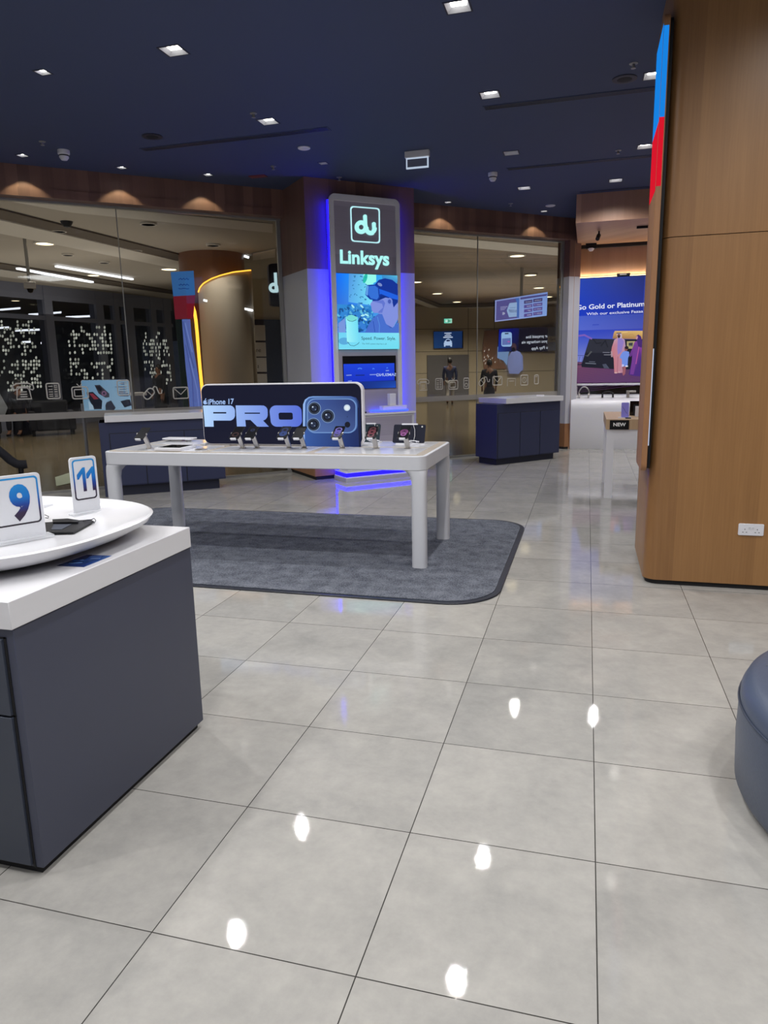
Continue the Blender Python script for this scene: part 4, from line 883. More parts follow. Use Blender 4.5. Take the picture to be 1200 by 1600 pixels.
a = onY(978, 628, 13.6); mb = MB(); mb.box((a.x, 13.56, .905), (a.x+.05, 13.64, 1.03)); mb.box((a.x+.05, 13.56, 1.0), (a.x+.16, 13.64, 1.03)); o = finish('grey_speaker', mb, M['steel'], bevel=.006); tag(o, 'grey angular gadget on the white shelf, right of the black headphones', 'gadget')
# track lights and camera at the bay ceiling
def tracklight(px, py, Y, label):
    c = onY(px, py, Y); t = thing('track_spotlight', (c.x, Y, 3.555), label, 'spotlight')
    mb = MB(); mb.tube([(c.x, Y, 3.555), (c.x, Y, 3.50)], .012, 8); finish('stem', mb, M['black'], t)
    mb = MB(); mb.tube([(c.x, Y+.03, 3.50), (c.x-.02, Y-.05, 3.43)], .032, 14); finish('lamp_head', mb, M['black'], t, bevel=.003)
tracklight(936, 361, 12.4, 'black ceiling spotlight hanging from the oak bay soffit')
mb = MB(); c = onY(1003, 366, 12.2); mb.box((c.x-.08, 12.18, 3.52), (c.x+1.2, 12.22, 3.555)); o = finish('lighting_track', mb, M['black']); tag(o, 'black lighting track on the bay soffit beside the pillar', 'track')
c = onY(924, 377, 13.6); t = thing('dome_camera', (c.x, 13.6, 3.45), 'small black and white dome camera under the bay soffit', 'camera')
mb = MB(); mb.box((c.x-.09, 13.56, 3.47), (c.x+.09, 13.66, 3.555)); finish('housing', mb, M['black'], t, bevel=.004)
mb = MB(); mb.lathe([(0, -.05), (.03, -.045), (.05, -.02), (.055, 0)], (c.x, 13.6, 3.475), 20); finish('dome', mb, M['white'], t, smooth=True)
c = onY(974, 430, PB+.02); t = thing('poster_lamp', (c.x, PB+.02, zt), 'small black lamp box sitting on the top edge of the Go Gold poster', 'lamp')
mb = MB(); mb.box((c.x-.11, PB-.03, zt+.001), (c.x+.11, PB+.025, zt+.045)); finish('lamp_housing', mb, M['black'], t, bevel=.006)
mb = MB(); mb.box((c.x-.06, PB-.032, zt+.012), (c.x+.05, PB-.029, zt+.034)); finish('lens', mb, M['steel'], t)
# ---- NEW table
NY = 8.488; nx = .225
t = thing('oak_top_table', (1.0, NY+.6, 0), 'white table with pale oak top edge and black NEW label, beside the pillar', 'table')
mb = MB(); mb.box((nx, NY, .79), (1.9, NY+1.3, .905)); finish('oak_top', mb, M['tablewood'], t, bevel=.003)
mb = MB(); mb.box((nx+.01, NY+.01, .68), (1.89, NY+1.29, .789)); finish('apron', mb, M['white'], t)
for x, y in ((nx+.01, NY+.01), (1.80, NY+.01), (1.80, NY+1.19), (nx+.01, NY+1.19)):
    mb = MB(); mb.box((x, y, 0), (x+.085, y+.09, .68)); finish('leg', mb, M['white'], t)
q = [onY(x, y, NY) for x, y in ((953, 656.5), (983, 656), (982.5, 670.5), (953, 671))]
mb = MB(); mb.box((q[0].x, NY-.008, q[3].z), (q[1].x, NY, q[0].z)); lb = finish('label_plate', mb, M['black'], t)
p = Paint((0, NY-.008), (1, NY-.008), (880, 590, 9.0909)); p.l = 1; p.text('NEW', (712, 690), (890, 690), 50, (250, 250, 250), .03); p.done('lettering', M['pr'], lb)
TN = .905
def onNew(x, y): return atz(x, y, TN)
c = onNew(972, 653); t = thing('phone_on_stand', tuple(c), 'lilac phone standing upright on the oak top table above the NEW label', 'phone')
a = onY(971, 640, c.y); b_ = onY(983, 640, c.y)
mb = MB(); mb.prism(rr(b_.x-a.x, .165, .01, 4, (a.x+b_.x)/2, TN+.09), lambda u, v, d: (u, c.y+d+(v-TN)*.2, v), 0, .009); finish('phone_body', mb, M['purple'], t, bevel=.001)
mb = MB(); mb.tube([(a.x+.01, c.y-.003+.01, TN+.13), (a.x+.06, c.y-.003, TN+.05)], .0015, 6); finish('back_line', mb, M['navy'], t)
mb = MB(); mb.box((a.x-.03, c.y-.02, TN), (b_.x+.03, c.y+.06, TN+.006)); finish('stand_base', mb, M['white'], t)
c = onNew(990, 652); mb = MB(); mb.box((c.x-.03, c.y+.30, TN), (c.x+.25, c.y+.32, TN+.17)); mb.box((c.x-.0, c.y+.26, TN), (c.x+.2, c.y+.36, TN+.01)); o = finish('black_tablet', mb, M['blackg'], bevel=.002); tag(o, 'black upright tablet behind the lilac phone, next to the pillar', 'tablet')
c = onNew(996, 652); mb = MB(); mb.box((c.x-.02, c.y+.10, TN), (c.x+.10, c.y+.14, TN+.12)); o = finish('white_box', mb, M['white'], bevel=.002); tag(o, 'white box with small gadget on the oak top table, cut off by the pillar', 'box')
c = onNew(980, 654); mb = MB(); mb.box((c.x-.02, c.y-.01, TN), (c.x+.04, c.y+.02, TN+.012)); o = finish('black_clip', mb, M['black'], bevel=.002); tag(o, 'tiny black gadget at the front edge of the oak table, below the lilac phone', 'gadget')
# ================================================================ CEILING FITTINGS
def downlight(x, y, h, lit, label, group):
    t = thing('ceiling_downlight', (x, y, CZ), label, 'ceiling light', group)
    mb = MB(); w = h+.008; n4 = [(-1, -1), (1, -1), (1, 1), (-1, 1)]
    mb.add([(x+a*w, y+b_*w, CZ-.003) for a, b_ in n4]+[(x+a*(h-.004), y+b_*(h-.004), CZ-.003) for a, b_ in n4]+[(x+a*w, y+b_*w, CZ) for a, b_ in n4], [(i, (i+1) % 4, 4+(i+1) % 4, 4+i) for i in range(4)]+[(i, (i+1) % 4, 8+(i+1) % 4, 8+i) for i in range(4)])
    finish('trim', mb, M['navyd'], t, recalc=False)
    mb = MB(); k_ = h-.004; q = h*.62; d = h*.32
    mb.add([(x+a*k_, y+b_*k_, CZ-.002) for a, b_ in n4]+[(x+a*q, y+b_*q, CZ+d) for a, b_ in n4], [(i, (i+1) % 4, 4+(i+1) % 4, 4+i) for i in range(4)]); finish('reflector', mb, M['refl'], t, recalc=False)
    mb = MB(); mb.add([(x+a*q, y+b_*q, CZ+d) for a, b_ in n4], [(0, 1, 2, 3)]); finish('lens', mb, M['led'] if lit else M['ledoff'], t, recalc=False)
    return t
G1 = 'large square ceiling downlights'
big_labels = ['square lit downlight at the very top of the photo, right of the middle', 'brightest square lit downlight at the upper left', 'square lit downlight just above the left air slot', 'square lit downlight at the left end of the upper right air slot',
  'dark unlit square downlight right of the green-less exit sign', 'square downlight just in front of the oak bay fascia', 'small-looking square downlight below the white smoke detector at the right', 'wide bright downlight beside the red part of the pillar display', 'downlight half hidden by the blue part of the pillar display']
dl0 = downlight(BIG[0][0], BIG[0][1], .085, True, big_labels[0], G1)
for i, (x, y) in enumerate(BIG[1:9], 1):
    if i == 4: downlight(x, y, .085, False, 'dark unlit square downlight to the right of the hanging exit sign', G1)
    else: dup(dl0, (x, y, CZ), big_labels[i], G1)
for x, y in BIG[9:]: dup(dl0, (x, y, CZ), 'square lit ceiling downlight outside the view of the photo', 'square downlights over the rear of the shop')
sm_labels = ['small square downlight at the far upper left', 'small unlit-looking square light above the left edge of the display kiosk', 'leftmost small light above the left veneer band', 'second small light from the left above the left veneer band', 'third small light from the left above the left veneer band',
  'left one of two small lights above the right veneer band', 'right one of two small lights above the right veneer band']
ds0 = None
for i, (x, y) in enumerate(SMALL):
    if i in (0, 1): tt_ = downlight(x, y, .05, i == 0, sm_labels[i], 'small square ceiling downlights')
    else:
        if ds0 is None: ds0 = downlight(x, y, .05, True, sm_labels[i], 'small square ceiling downlights')
        else: dup(ds0, (x, y, CZ), sm_labels[i], 'small square ceiling downlights')
def vent(x0, x1, y, label, n=3, w=.034):
    t = thing('air_slot_diffuser', ((x0+x1)/2, y, CZ), label, 'air vent')
    mb = MB(); W = n*w+.02; mb.box((x0, y-W/2, CZ-.006), (x1, y+W/2, CZ)); finish('frame', mb, M['ceil'], t)
    for i in range(n):
        mb = MB(); yy = y-W/2+.012+i*w; mb.box((x0+.015, yy, CZ-.0075), (x1-.015, yy+w*.55, CZ-.005)); finish('slot', mb, M['black'], t)
vent(-4.85, -2.645, 7.58, 'long slotted air vent on the left of the dark ceiling')
vent(-1.05, 1.4, 7.51, 'upper slotted air vent running towards the pillar at the right')
vent(-1.07, 1.4, 9.81, 'lower slotted air vent running towards the pillar at the right')
vent(-.2, 2.2, 11.44, 'narrow air slot directly before the oak bay fascia', 1, .04)
for x, y, l in ((-4.479, 7.206, 'round dark ceiling speaker left of the left air slot'), (.224, 7.179, 'round dark ceiling speaker near the pillar, above the right air slot')):
    t = thing('ceiling_speaker', (x, y, CZ), l, 'speaker')
    mb = MB(); mb.lathe([(.105, 0), (.105, -.006), (.09, -.008)], (x, y, CZ)); finish('rim', mb, M['navyd'], t)
    mb = MB(); mb.lathe([(.09, -.004), (.05, -.010), (0, -.012)], (x, y, CZ)); finish('grille', mb, M['dark'], t)
def detector(x, y, r, l):
    t = thing('smoke_detector', (x, y, CZ), l, 'detector')
    mb = MB(); mb.lathe([(r, 0), (r, -.03), (r*.96, -.04)], (x, y, CZ), 24); mb.lathe([(r*.8, -.04), (r*.78, -.075), (r*.5, -.10), (0, -.105)], (x, y, CZ), 24); finish('housing', mb, M['white'], t, smooth=True)
    mb = MB(); mb.lathe([(r*.81, -.050), (r*.81, -.062)], (x, y, CZ), 24); finish('sensor_slit', mb, M['dark'], t)
detector(-5.67, 7.311, .065, 'white round smoke detector at the left of the dark ceiling')
detector(-1.26, 9.922, .06, 'white round smoke detector between the two right air slots and the veneer band')
for x, y, r, l in ((-3.138, 8.113, .07, 'flat white disc on the ceiling between the left air slot and the column'), (-.646, 12.195, .075, 'flat white disc on the ceiling near the right end of the right veneer band')):
    mb = MB(); mb.lathe([(r, 0), (r, -.008), (r*.8, -.014), (0, -.015)], (x, y, CZ), 24); o = finish('ceiling_disc', mb, M['white']); tag(o, l, 'disc')
for (px, py), l in (((396, 177), 'small sprinkler head beside the downlight over the left air slot'), ((66, 221), 'small sprinkler head left of the left smoke detector'), ((990, 99), 'small sprinkler head above the right round ceiling speaker'), ((966, 235), 'small sprinkler head left of the wide bright downlight'), ((798, 318), 'small sprinkler head over the middle of the right veneer band'), ((427, 260), 'small sprinkler head above the left face of the column'), ((530, 277), 'small sprinkler head right above the lit kiosk')):
    c = atz(px, py, CZ); t = thing('sprinkler', (c.x, c.y, CZ), l, 'sprinkler')
    mb = MB(); mb.lathe([(.035, 0), (.035, -.004), (.012, -.008), (.012, -.03)], (c.x, c.y, CZ), 16); finish('body', mb, M['framem'], t)
    mb = MB(); mb.lathe([(.0, -.034), (.02, -.036), (.02, -.039), (0, -.04)], (c.x, c.y, CZ), 16); finish('deflector', mb, M['framem'], t)
c = atz(403, 275, CZ); mb = MB(); mb.box((c.x-.11, c.y-.05, CZ-.01), (c.x+.11, c.y+.05, CZ)); o = finish('ceiling_plate', mb, plain('dull_red_plate', (128, 60, 62), .5)); tag(o, 'small dull red rectangular plate on the ceiling near the column', 'plate')
# hanging sign box (seen from its unlit side)
ex, ey = -1.96, 8.66
t = thing('hanging_exit_sign', (ex, ey, CZ), 'white framed grey sign panel hanging from the dark ceiling', 'sign')
a = onY(633, 240, ey); b_ = onY(671, 240, ey); zb1 = onY(652, 246, ey).z; zb2 = onY(652, 263, ey).z
mb = MB(); mb.box((a.x, ey-.03, zb1), (b_.x, ey+.03, CZ)); finish('ceiling_housing', mb, M['white'], t, bevel=.004)
mb = MB(); mb.box((a.x+.02, ey-.006, zb2+.01), (b_.x-.02, ey+.006, zb1)); finish('panel', mb, plain('sign_grey', (120, 126, 150), .4), t)
mb = MB(); x0, x1 = a.x+.012, b_.x-.012
for bx_ in (((x0, zb2), (x0+.014, zb1)), ((x1-.014, zb2), (x1, zb1)), ((x0, zb2), (x1, zb2+.016)), ((x0, zb1-.014), (x1, zb1))): mb.box((bx_[0][0], ey-.010, bx_[0][1]), (bx_[1][0], ey+.010, bx_[1][1]))
finish('frame', mb, emis('edge_lit_acrylic', (190, 205, 225), .9), t)

# ================================================================ FILM AND ICONS ON THE GLASS
k = 30
for s0, s1 in ((-10.7, -.06), (1.66, 5.12)):
    mb = MB(FW); mb.box((s0, -.9525, .955), (s1, -.9515, 1.04)); o = finish('frosted_strip', mb, M['frost']); tag(o, 'frosted grey film strip across the left shop window' if s0 < 0 else 'frosted grey film strip across the right shop window', 'film')
def icon(kind, px, py, size, label):
    P0 = fs(onf(px, py, -.951)); s_, z_ = P0[0], P0[2]; h = size/2; mb = MB()
    def st(pts, closed=False, r=.0085): mb.tube([tuple(ft(s_+x*h, -.9505, z_+y*h)) for x, y in pts], r*h/.1, 6, closed)
    if kind == 'phone':
        st([(-.75, -.9), (.75, -.9), (.62, .15), (.4, .35), (-.4, .35), (-.62, .15)], True)
        st([(-.95, .1), (-1.1, .25), (-1.05, .6), (-.6, .85), (.6, .85), (1.05, .6), (1.1, .25), (.95, .1), (.7, .2), (.6, .45), (-.6, .45), (-.7, .2)], True)
        for yy in (-.1, -.38, -.64): st([(-.35, yy), (.35, yy)], r=.006)
    elif kind == 'news':
        st(rr(1.5, 1.9, .2, 3), True); st([(-.5, .6), (0, .6)], r=.006); st([(.2, .45), (.5, .45), (.5, .7), (.2, .7)], True, .006)
        for yy in (.2, -.1, -.4, -.65): st([(-.5, yy), (-.05, yy)], r=.006); st([(.15, yy), (.5, yy)], r=.006)
    elif kind == 'tv':
        st(rr(1.9, 1.5, .25, 3, 0, -.15), True); st(rr(1.15, .85, .1, 3, -.1, -.15), True, .007); st([(-.3, 1.0), (0, .65), (.3, 1.0)], r=.006)
    elif kind == 'player': st(rr(1.1, 1.9, .2, 3), True); st(circ(0, -.3, .32, 12), True, .006); st([(-.3, .5), (.3, .5)], r=.006)
    elif kind == 'mouse':
        M2 = lambda p: (p[0]*.7-p[1]*.7-.3, p[0]*.7+p[1]*.7-.1)
        st([M2((y_, -x_)) for x_, y_ in rr(1.0, 1.7, .45, 4)], True); st([M2((.1, .5)), M2((.1, -.5))], r=.006)
        st([(.25, .55), (.5, .9), (.8, .8), (.95, .3), (1.1, -.1), (1.45, -.1), (1.55, .4)])
    elif kind == 'mail': st(rr(2.0, 1.5, .2, 3), True); st([(-.85, .6), (0, -.2), (.85, .6)], r=.007)
    elif kind == 'card': st([(-1, -.8), (-1, .7), (1, .7), (1, -.8)], r=.007); st([(-.6, .2), (.6, .2)], r=.006)
    elif kind == 'dial': st(rr(1.7, 1.9, .2, 3), True); st(circ(0, 0, .5, 14), True, .006); st([(0, -.3), (0, .3)], r=.006)
    elif kind == 'mobile': st(rr(1.0, 1.8, .2, 3), True); st([(-.3, .6), (.3, .6)], r=.006)
    o = finish('window_icon', mb, M['icon']); tag(o, label, 'window decal', 'line icons on the shop windows')
for a in (('phone', 36.5, 611, .22, 'pale outline icon of an old telephone on the left window'), ('news', 83, 611, .20, 'pale outline icon of a newspaper on the left window'), ('tv', 125, 612, .20, 'pale outline icon of a television on the left window'), ('news', 193, 606, .20, 'pale newspaper icon on the left window, over the bright phone billboard'),
          ('mouse', 236, 614, .19, 'pale outline icon of a computer mouse with cord on the left window'), ('mail', 282.5, 614, .20, 'pale outline icon of an envelope on the left window'), ('phone', 661, 601, .20, 'pale outline icon of an old telephone on the right window, beside the kiosk'), ('news', 686, 600, .18, 'pale outline icon of a newspaper on the right window'),
          ('tv', 708, 600, .19, 'pale television icon on the right window in front of the walking person'), ('player', 728.5, 599, .18, 'pale music player icon on the right window'), ('mouse', 755, 596, .17, 'pale mouse icon on the right window in front of the person in black'), ('mail', 777, 595, .19, 'pale envelope icon on the right window'),
          ('card', 799, 597, .17, 'faint open rectangle icon right of the envelope on the right window'), ('dial', 819, 594, .18, 'faint dial icon on the right window'), ('mobile', 838, 593, .17, 'faint mobile phone icon, rightmost on the right window')): icon(*a)

# ================================================================ THE MALL BEYOND THE GLASS
MZ = 4.0
def zprism(pxs, z, th_): 
    P = [atz(x, y, z) for x, y in pxs]; mb = MB(); mb.prism([(p.x, p.y) for p in P], lambda u, v, d: (u, v, d), z, z+th_); return mb
b1 = [atz(540, 420, MZ), atz(540, 560, MZ)]; d_ = (b1[0]-Vector((0, 0, MZ))).normalized(); far = Vector((0, 0, MZ))+d_*70; far.z = MZ; near = ft(.8, -1.0, MZ)
mb = MB(); mb.add([ft(-60, -1.0, MZ), near, far, ft(-60, -60, MZ)], [(0, 1, 2, 3)]); struct('ceiling.002', mb, M['mceil'], recalc=False)
mb = MB(); mb.add([near, ft(30, -1.0, MZ), ft(30, -60, MZ), far], [(0, 1, 2, 3)]); struct('ceiling.003', mb, M['mceils'], recalc=False)
tn = 40
for pxs, m_, z in (([(-60, 318), (0, 328), (295, 402), (295, 411), (0, 343), (-60, 332)], 'mceild', 3.97), ([(-60, 333), (0, 344), (295, 412), (295, 424), (0, 365), (-60, 352)], 'mceilw', 3.95),
                   ([(-40, 405), (0, 412), (272, 455), (272, 460), (0, 421), (-40, 414)], 'mceild', 3.97), ([(-40, 415), (0, 422), (272, 461), (272, 467), (0, 432), (-40, 426)], 'mceilw', 3.94),
                   ([(-60, 300), (70, 315), (426, 350), (426, 364), (110, 332), (55, 322)], 'mceilw', 3.985), ([(395, 397), (430, 390), (430, 402), (395, 407)], 'mceilw', 3.97),
                   ([(645, 366), (878, 388), (878, 400), (645, 379)], 'mceilw', 3.985), ([(648, 461), (690, 477), (780, 474), (878, 466), (878, 469), (780, 478), (690, 482), (648, 466)], 'mceild', 3.96), ([(648, 467), (690, 483), (780, 479), (878, 470), (878, 473), (780, 482), (688, 487), (648, 473)], 'mceilw', 3.93)):
    struct('trim_%d' % tn, zprism(pxs, z, .02), M[m_]); tn += 1
# far stone wall on the right
a = math.radians(28); WA = (-7.1, 30.9); WB = (-7.1+math.cos(a), 30.9+math.sin(a))
def PW(u, v, z): return (WA[0]+math.cos(a_w)*u-math.sin(a_w)*v, WA[1]+math.sin(a_w)*u+math.cos(a_w)*v, z)
a_w = a
mb = MB(PW); mb.box((-9, 0, 0), (22, .3, MZ)); mb.m = 1
for z in (3.05, 2.10, 1.18): mb.box((-9, -.004, z), (22, 0, z+.02))
for u in (-3.0, -1.2, 2.3, 3.5, 6.6, 9.8): mb.box((u, -.004, 0), (u+.02, 0, MZ))
mb.box((-9, -.03, 0), (22, 0, .12)); struct('wall_mall', mb, [M['stone'], M['stoned']])
def wp(px, py): P = onplane(px, py, WA, WB); return (P.x-WA[0])*math.cos(a)+(P.y-WA[1])*math.sin(a), P.z
u0, z0 = wp(667.5, 626); u1, z1 = wp(732, 554)
mb = MB(PW); um = wp(699, 600)[0]; mb.box((u0, -.06, .02), (um-.01, 0, z1)); mb.box((um+.01, -.06, .02), (u1, 0, z1)); struct('door_1', mb, M['doorm'])
mb = MB(PW); mb.box((um-.12, -.10, 1.0), (um-.08, -.06, 1.15)); mb.box((um+.08, -.10, 1.0), (um+.12, -.06, 1.15)); o = finish('door_handle', mb, M['steel'], bpy.data.objects['door_1'])
u0, z0 = wp(677, 544.5); u1, z1 = wp(722.5, 517.5)
t = thing('wall_television', tuple(PW((u0+u1)/2, -.05, z0)), 'dark blue wall screen showing a white taxi picture, above the grey double door', 'television')
mb = MB(PW); mb.box((u0, -.10, z0), (u1, 0, z1)); sc = finish('screen_housing', mb, M['blackg'], t)
p = Paint(PW(0, -.10, 0), PW(1, -.10, 0), (640, 480, 8.571), eps=.004); 
p.grid([(322, 328), (704, 320), (704, 545), (324, 552)], [(12, 42, 92), (14, 44, 92), (14, 40, 86), (16, 60, 110)])
b3 = p.l
for x0, x1, y, w in ((468, 556, 348, 12), (490, 540, 364, 8), (472, 552, 382, 12), (455, 572, 404, 16)): p.l = b3; p.line([(x0, y), (x1, y-2)], w, (190, 205, 235))
p.poly([(460, 530), (456, 480), (470, 462), (456, 458), (478, 450), (490, 428), (516, 420), (540, 428), (552, 450), (568, 456), (560, 464), (568, 480), (566, 530), (545, 530), (543, 512), (480, 514), (478, 530)], (180, 205, 245)); p.poly([(488, 448), (495, 436), (535, 434), (542, 446), (535, 458), (495, 460)], (20, 36, 80)); p.line([(485, 520), (540, 518)], 6, (60, 90, 140))
p.done('screen_picture', M['screend'], sc)
u0, z0 = wp(693.7, 505); u1, z1 = wp(706.2, 498)
t = thing('lit_exit_sign', tuple(PW((u0+u1)/2, -.05, z0)), 'small green lit exit sign on the far stone wall above the blue screen', 'sign')
mb = MB(PW); mb.box((u0, -.08, z0), (u1, 0, z1)); sc = finish('sign_box', mb, M['white'], t)
p = Paint(PW(0, -.08, 0), PW(1, -.08, 0), (640, 480, 8.571), eps=.004)
p.grid([(462, 155), (566, 152), (566, 213), (463, 215)], [(110, 220, 190), (160, 235, 205), (170, 235, 210), (110, 225, 200)]); p.poly([(476, 178), (492, 178), (492, 165), (512, 185), (492, 204), (492, 193), (476, 193)], (225, 255, 245)); p.poly([(515, 165), (524, 165), (520, 205), (510, 205)], (20, 100, 90)); p.poly([(530, 170), (545, 180), (538, 200), (528, 195)], (50, 140, 120))
p.done('sign_picture', M['screend'], sc)
# advert reflected in the glass, added as solid panels with mirror-written words
K8 = (740, 440, 7.275)
QA, QB = PW(0, -.12, 0), PW(1, -.12, 0)
def pslab(pxs, A, B, th_, K=None):
    q = Paint(A, B, K); P = [onplane(*q.px(p_), A, B) for p_ in pxs]; n = q.n; mb = MB(); N = len(P)
    mb.add([tuple(x) for x in P]+[tuple(x-n*th_) for x in P], [tuple(range(N)), tuple(range(N, 2*N))[::-1]]+[(i, (i+1) % N, N+(i+1) % N, N+i) for i in range(N)]); return mb
c = onplane(820, 560, QA, QB)
t = thing('reflected_advert', (c.x, c.y, 0), 'reflection of a dark advert with mirror-written words and a robed man, beyond the right window', 'screen')
finish('dark_panel', pslab([(290, 543), (843, 515), (843, 795), (276, 800)], QA, QB, .05, K8), M['blackg'], t)
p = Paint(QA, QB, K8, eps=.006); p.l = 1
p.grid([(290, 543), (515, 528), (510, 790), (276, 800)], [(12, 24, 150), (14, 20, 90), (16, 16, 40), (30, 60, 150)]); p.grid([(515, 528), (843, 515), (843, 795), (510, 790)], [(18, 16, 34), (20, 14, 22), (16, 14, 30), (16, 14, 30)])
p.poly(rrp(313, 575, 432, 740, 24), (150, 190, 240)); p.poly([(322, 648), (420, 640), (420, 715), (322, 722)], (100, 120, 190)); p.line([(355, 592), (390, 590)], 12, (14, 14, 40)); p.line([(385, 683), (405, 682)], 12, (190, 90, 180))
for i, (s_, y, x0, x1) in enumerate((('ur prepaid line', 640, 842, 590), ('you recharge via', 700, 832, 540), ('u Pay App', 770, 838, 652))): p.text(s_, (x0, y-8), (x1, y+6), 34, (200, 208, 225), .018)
p.done('reflected_picture', M['screend'], t)
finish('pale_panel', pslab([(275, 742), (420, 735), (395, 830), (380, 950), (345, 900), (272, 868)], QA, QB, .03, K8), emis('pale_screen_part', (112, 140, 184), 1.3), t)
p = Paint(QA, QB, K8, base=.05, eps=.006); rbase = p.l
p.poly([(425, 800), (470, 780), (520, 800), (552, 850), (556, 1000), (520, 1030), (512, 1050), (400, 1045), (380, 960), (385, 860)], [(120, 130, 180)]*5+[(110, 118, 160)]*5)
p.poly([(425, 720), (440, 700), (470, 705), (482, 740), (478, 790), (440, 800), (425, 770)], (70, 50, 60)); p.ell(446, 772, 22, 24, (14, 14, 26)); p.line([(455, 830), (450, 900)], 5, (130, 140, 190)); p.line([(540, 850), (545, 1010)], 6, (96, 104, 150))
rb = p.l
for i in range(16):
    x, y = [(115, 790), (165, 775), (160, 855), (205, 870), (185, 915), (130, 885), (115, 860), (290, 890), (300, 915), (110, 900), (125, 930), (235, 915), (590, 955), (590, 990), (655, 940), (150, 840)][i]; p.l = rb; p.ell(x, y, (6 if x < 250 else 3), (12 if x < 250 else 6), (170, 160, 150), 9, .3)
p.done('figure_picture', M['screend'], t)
finish('reflected_glow', pslab([(125, 560), (285, 546), (270, 860), (330, 890), (380, 990), (120, 1000), (100, 800)], PW(0, -.05, 0), PW(1, -.05, 0), .04, K8), plain('brown_glow_colour', (150, 112, 88), .5, var=.15, scale=2), t)  # brown glow of the reflection, put into the panel's colour
# grey fascia with the cut-off shop name at the far right
t = thing('shop_fascia', tuple(PW(*wp(866, 545)[:1], -.2, 2.2)), 'grey shop fascia with a pale name strip, at the right edge of the right window', 'fascia')
finish('fascia_panel', pslab([(845, 520), (975, 508), (975, 785), (845, 785)], PW(0, -.2, 0), PW(1, -.2, 0), .1, K8), M['mull'], t)
finish('name_strip', pslab([(845, 622), (975, 618), (975, 680), (845, 690)], PW(0, -.23, 0), PW(1, -.23, 0), .03, K8), M['cream'], t)
p = Paint(PW(0, -.23, 0), PW(1, -.23, 0), K8, eps=.004); p.text('Careem', (862, 668), (968, 664), 26, (40, 40, 44)); p.done('lettering', M['pr'], t)
# price screen reflected in the glass, added as a solid slab
HA, HB = ft(0, -6.5), ft(1, -6.5)
c = onplane(817, 480, HA, HB)
t = thing('reflected_price_screen', tuple(c), 'bright lilac reflection of a price table screen with mirrored text, high beyond the right window', 'screen')
finish('screen_slab', pslab([(243, 213), (840, 118), (830, 388), (240, 458)], HA, HB, .04, K8), M['blackg'], t)
cs_ = fs(c); mb = MB(FW); mb.box((cs_[0]-.03, -6.6, cs_[2]+.2), (cs_[0]+.03, -6.55, MZ)); finish('added_rod', mb, M['framem'], t)  # rod added to hold up the reflected screen
p = Paint(HA, HB, K8, eps=.002); p.poly([(243, 213), (840, 118), (830, 388), (240, 458)], [(140, 155, 215), (130, 160, 230), (140, 175, 245), (150, 160, 220)])
p.poly([(258, 225), (517, 185), (515, 412), (252, 443)], (88, 84, 150)); p.poly([(470, 190), (517, 185), (515, 412), (490, 412), (490, 240)], (70, 110, 190)); p.poly([(405, 245), (490, 235), (488, 398), (400, 406), (374, 330)], (150, 180, 225))
p.text('5 COST', (484, 350), (396, 348), 30, (60, 70, 120), .02); p.text('Hotspots', (468, 300), (410, 304), 12, (70, 80, 130))
b4 = p.l
for y in (290, 306, 322): p.l = b4; p.line([(302, y), (380-(y-290), y-6)], 8, (150, 150, 200))
p.text('45', (352, 375), (322, 378), 30, (190, 195, 225), .03); p.l += 1
p.poly([(525, 182), (830, 140), (828, 160), (525, 206)], (80, 78, 140)); b5 = p.l
for r_ in range(4):
    for c_ in range(2):
        x0, x1 = ((568, 662), (672, 776))[c_]; y0 = 218+r_*50-(18 if c_ else 0); p.l = b5; p.poly([(x0, y0), (x1, y0-13), (x1-2, y0+24), (x0-2, y0+36)], (66, 60, 120) if r_ == 0 else (92, 80, 158))
        p.text(('Amount', 'Validity', '30', 'AED 4', '7', 'AED 6', '5', 'AED 7')[r_*2+c_], (x1-12, y0+16), (x0+12+(18 if (c_ == 0 and r_) else 0), y0+20), 13, (190, 195, 225), .01)
p.done('screen_picture', M['screend'], t)
# wall, navy shop and lit letter between round column and our column
NA = ft(-2, -11); 
s_a = fs(onf(391, 600, -11))[0]; s_b = fs(onf(560, 600, -11))[0]
mb = MB(FW); mb.box((s_a, -11.3, 0), (s_b, -11, MZ)); struct('wall_mall_middle', mb, M['stone'])
sA, sB = ft(0, -10.9), ft(1, -10.9)
t = thing('neighbour_shopfront', tuple(onplane(420, 600, sA, sB)), 'dark navy shopfront with pale shelves, seen between the round column and the wood column', 'shopfront')
finish('navy_surround', pslab([(394, 499), (470, 500), (470, 690), (400, 690)], sA, sB, .08), M['shopnavy'], t)
sA2, sB2 = ft(0, -10.78), ft(1, -10.78)
for y0, y1 in ((508, 532), (535, 557), (559, 581), (584, 606)): finish('shelf_panel', pslab([(398, y0), (414+(y0-508)*.04, y0), (415+(y0-508)*.04, y1), (399, y1)], sA2, sB2, .08), M['whitem'], t)
p = Paint(sA2, sB2, eps=.004); p.text('ne', (400, 550), (407.5, 550), 7, (60, 60, 66)); p.text('a', (402, 575), (404.5, 575), 7, (60, 60, 66)); p.done('lettering', M['pr'], t)
sA3, sB3 = ft(0, -3.2), ft(1, -3.2)
t = thing('projecting_shop_sign', tuple(onplane(426, 470, sA3, sB3)), 'dark rounded sign with a glowing white letter d, half hidden by the wood column', 'sign')
finish('sign_box', pslab([(419.5, 416), (421, 413), (424, 412), (452, 410), (456, 480), (427, 478.5), (424, 477), (422.5, 474)], sA3, sB3, .08), M['navyd'], t)
cs_ = fs(onplane(450, 450, sA3, sB3)); mb = MB(FW); mb.box((cs_[0]-.03, -3.28, cs_[2]-.03), (cs_[0]+.03, -1.15, cs_[2]+.03)); finish('bracket', mb, M['mull'], t)
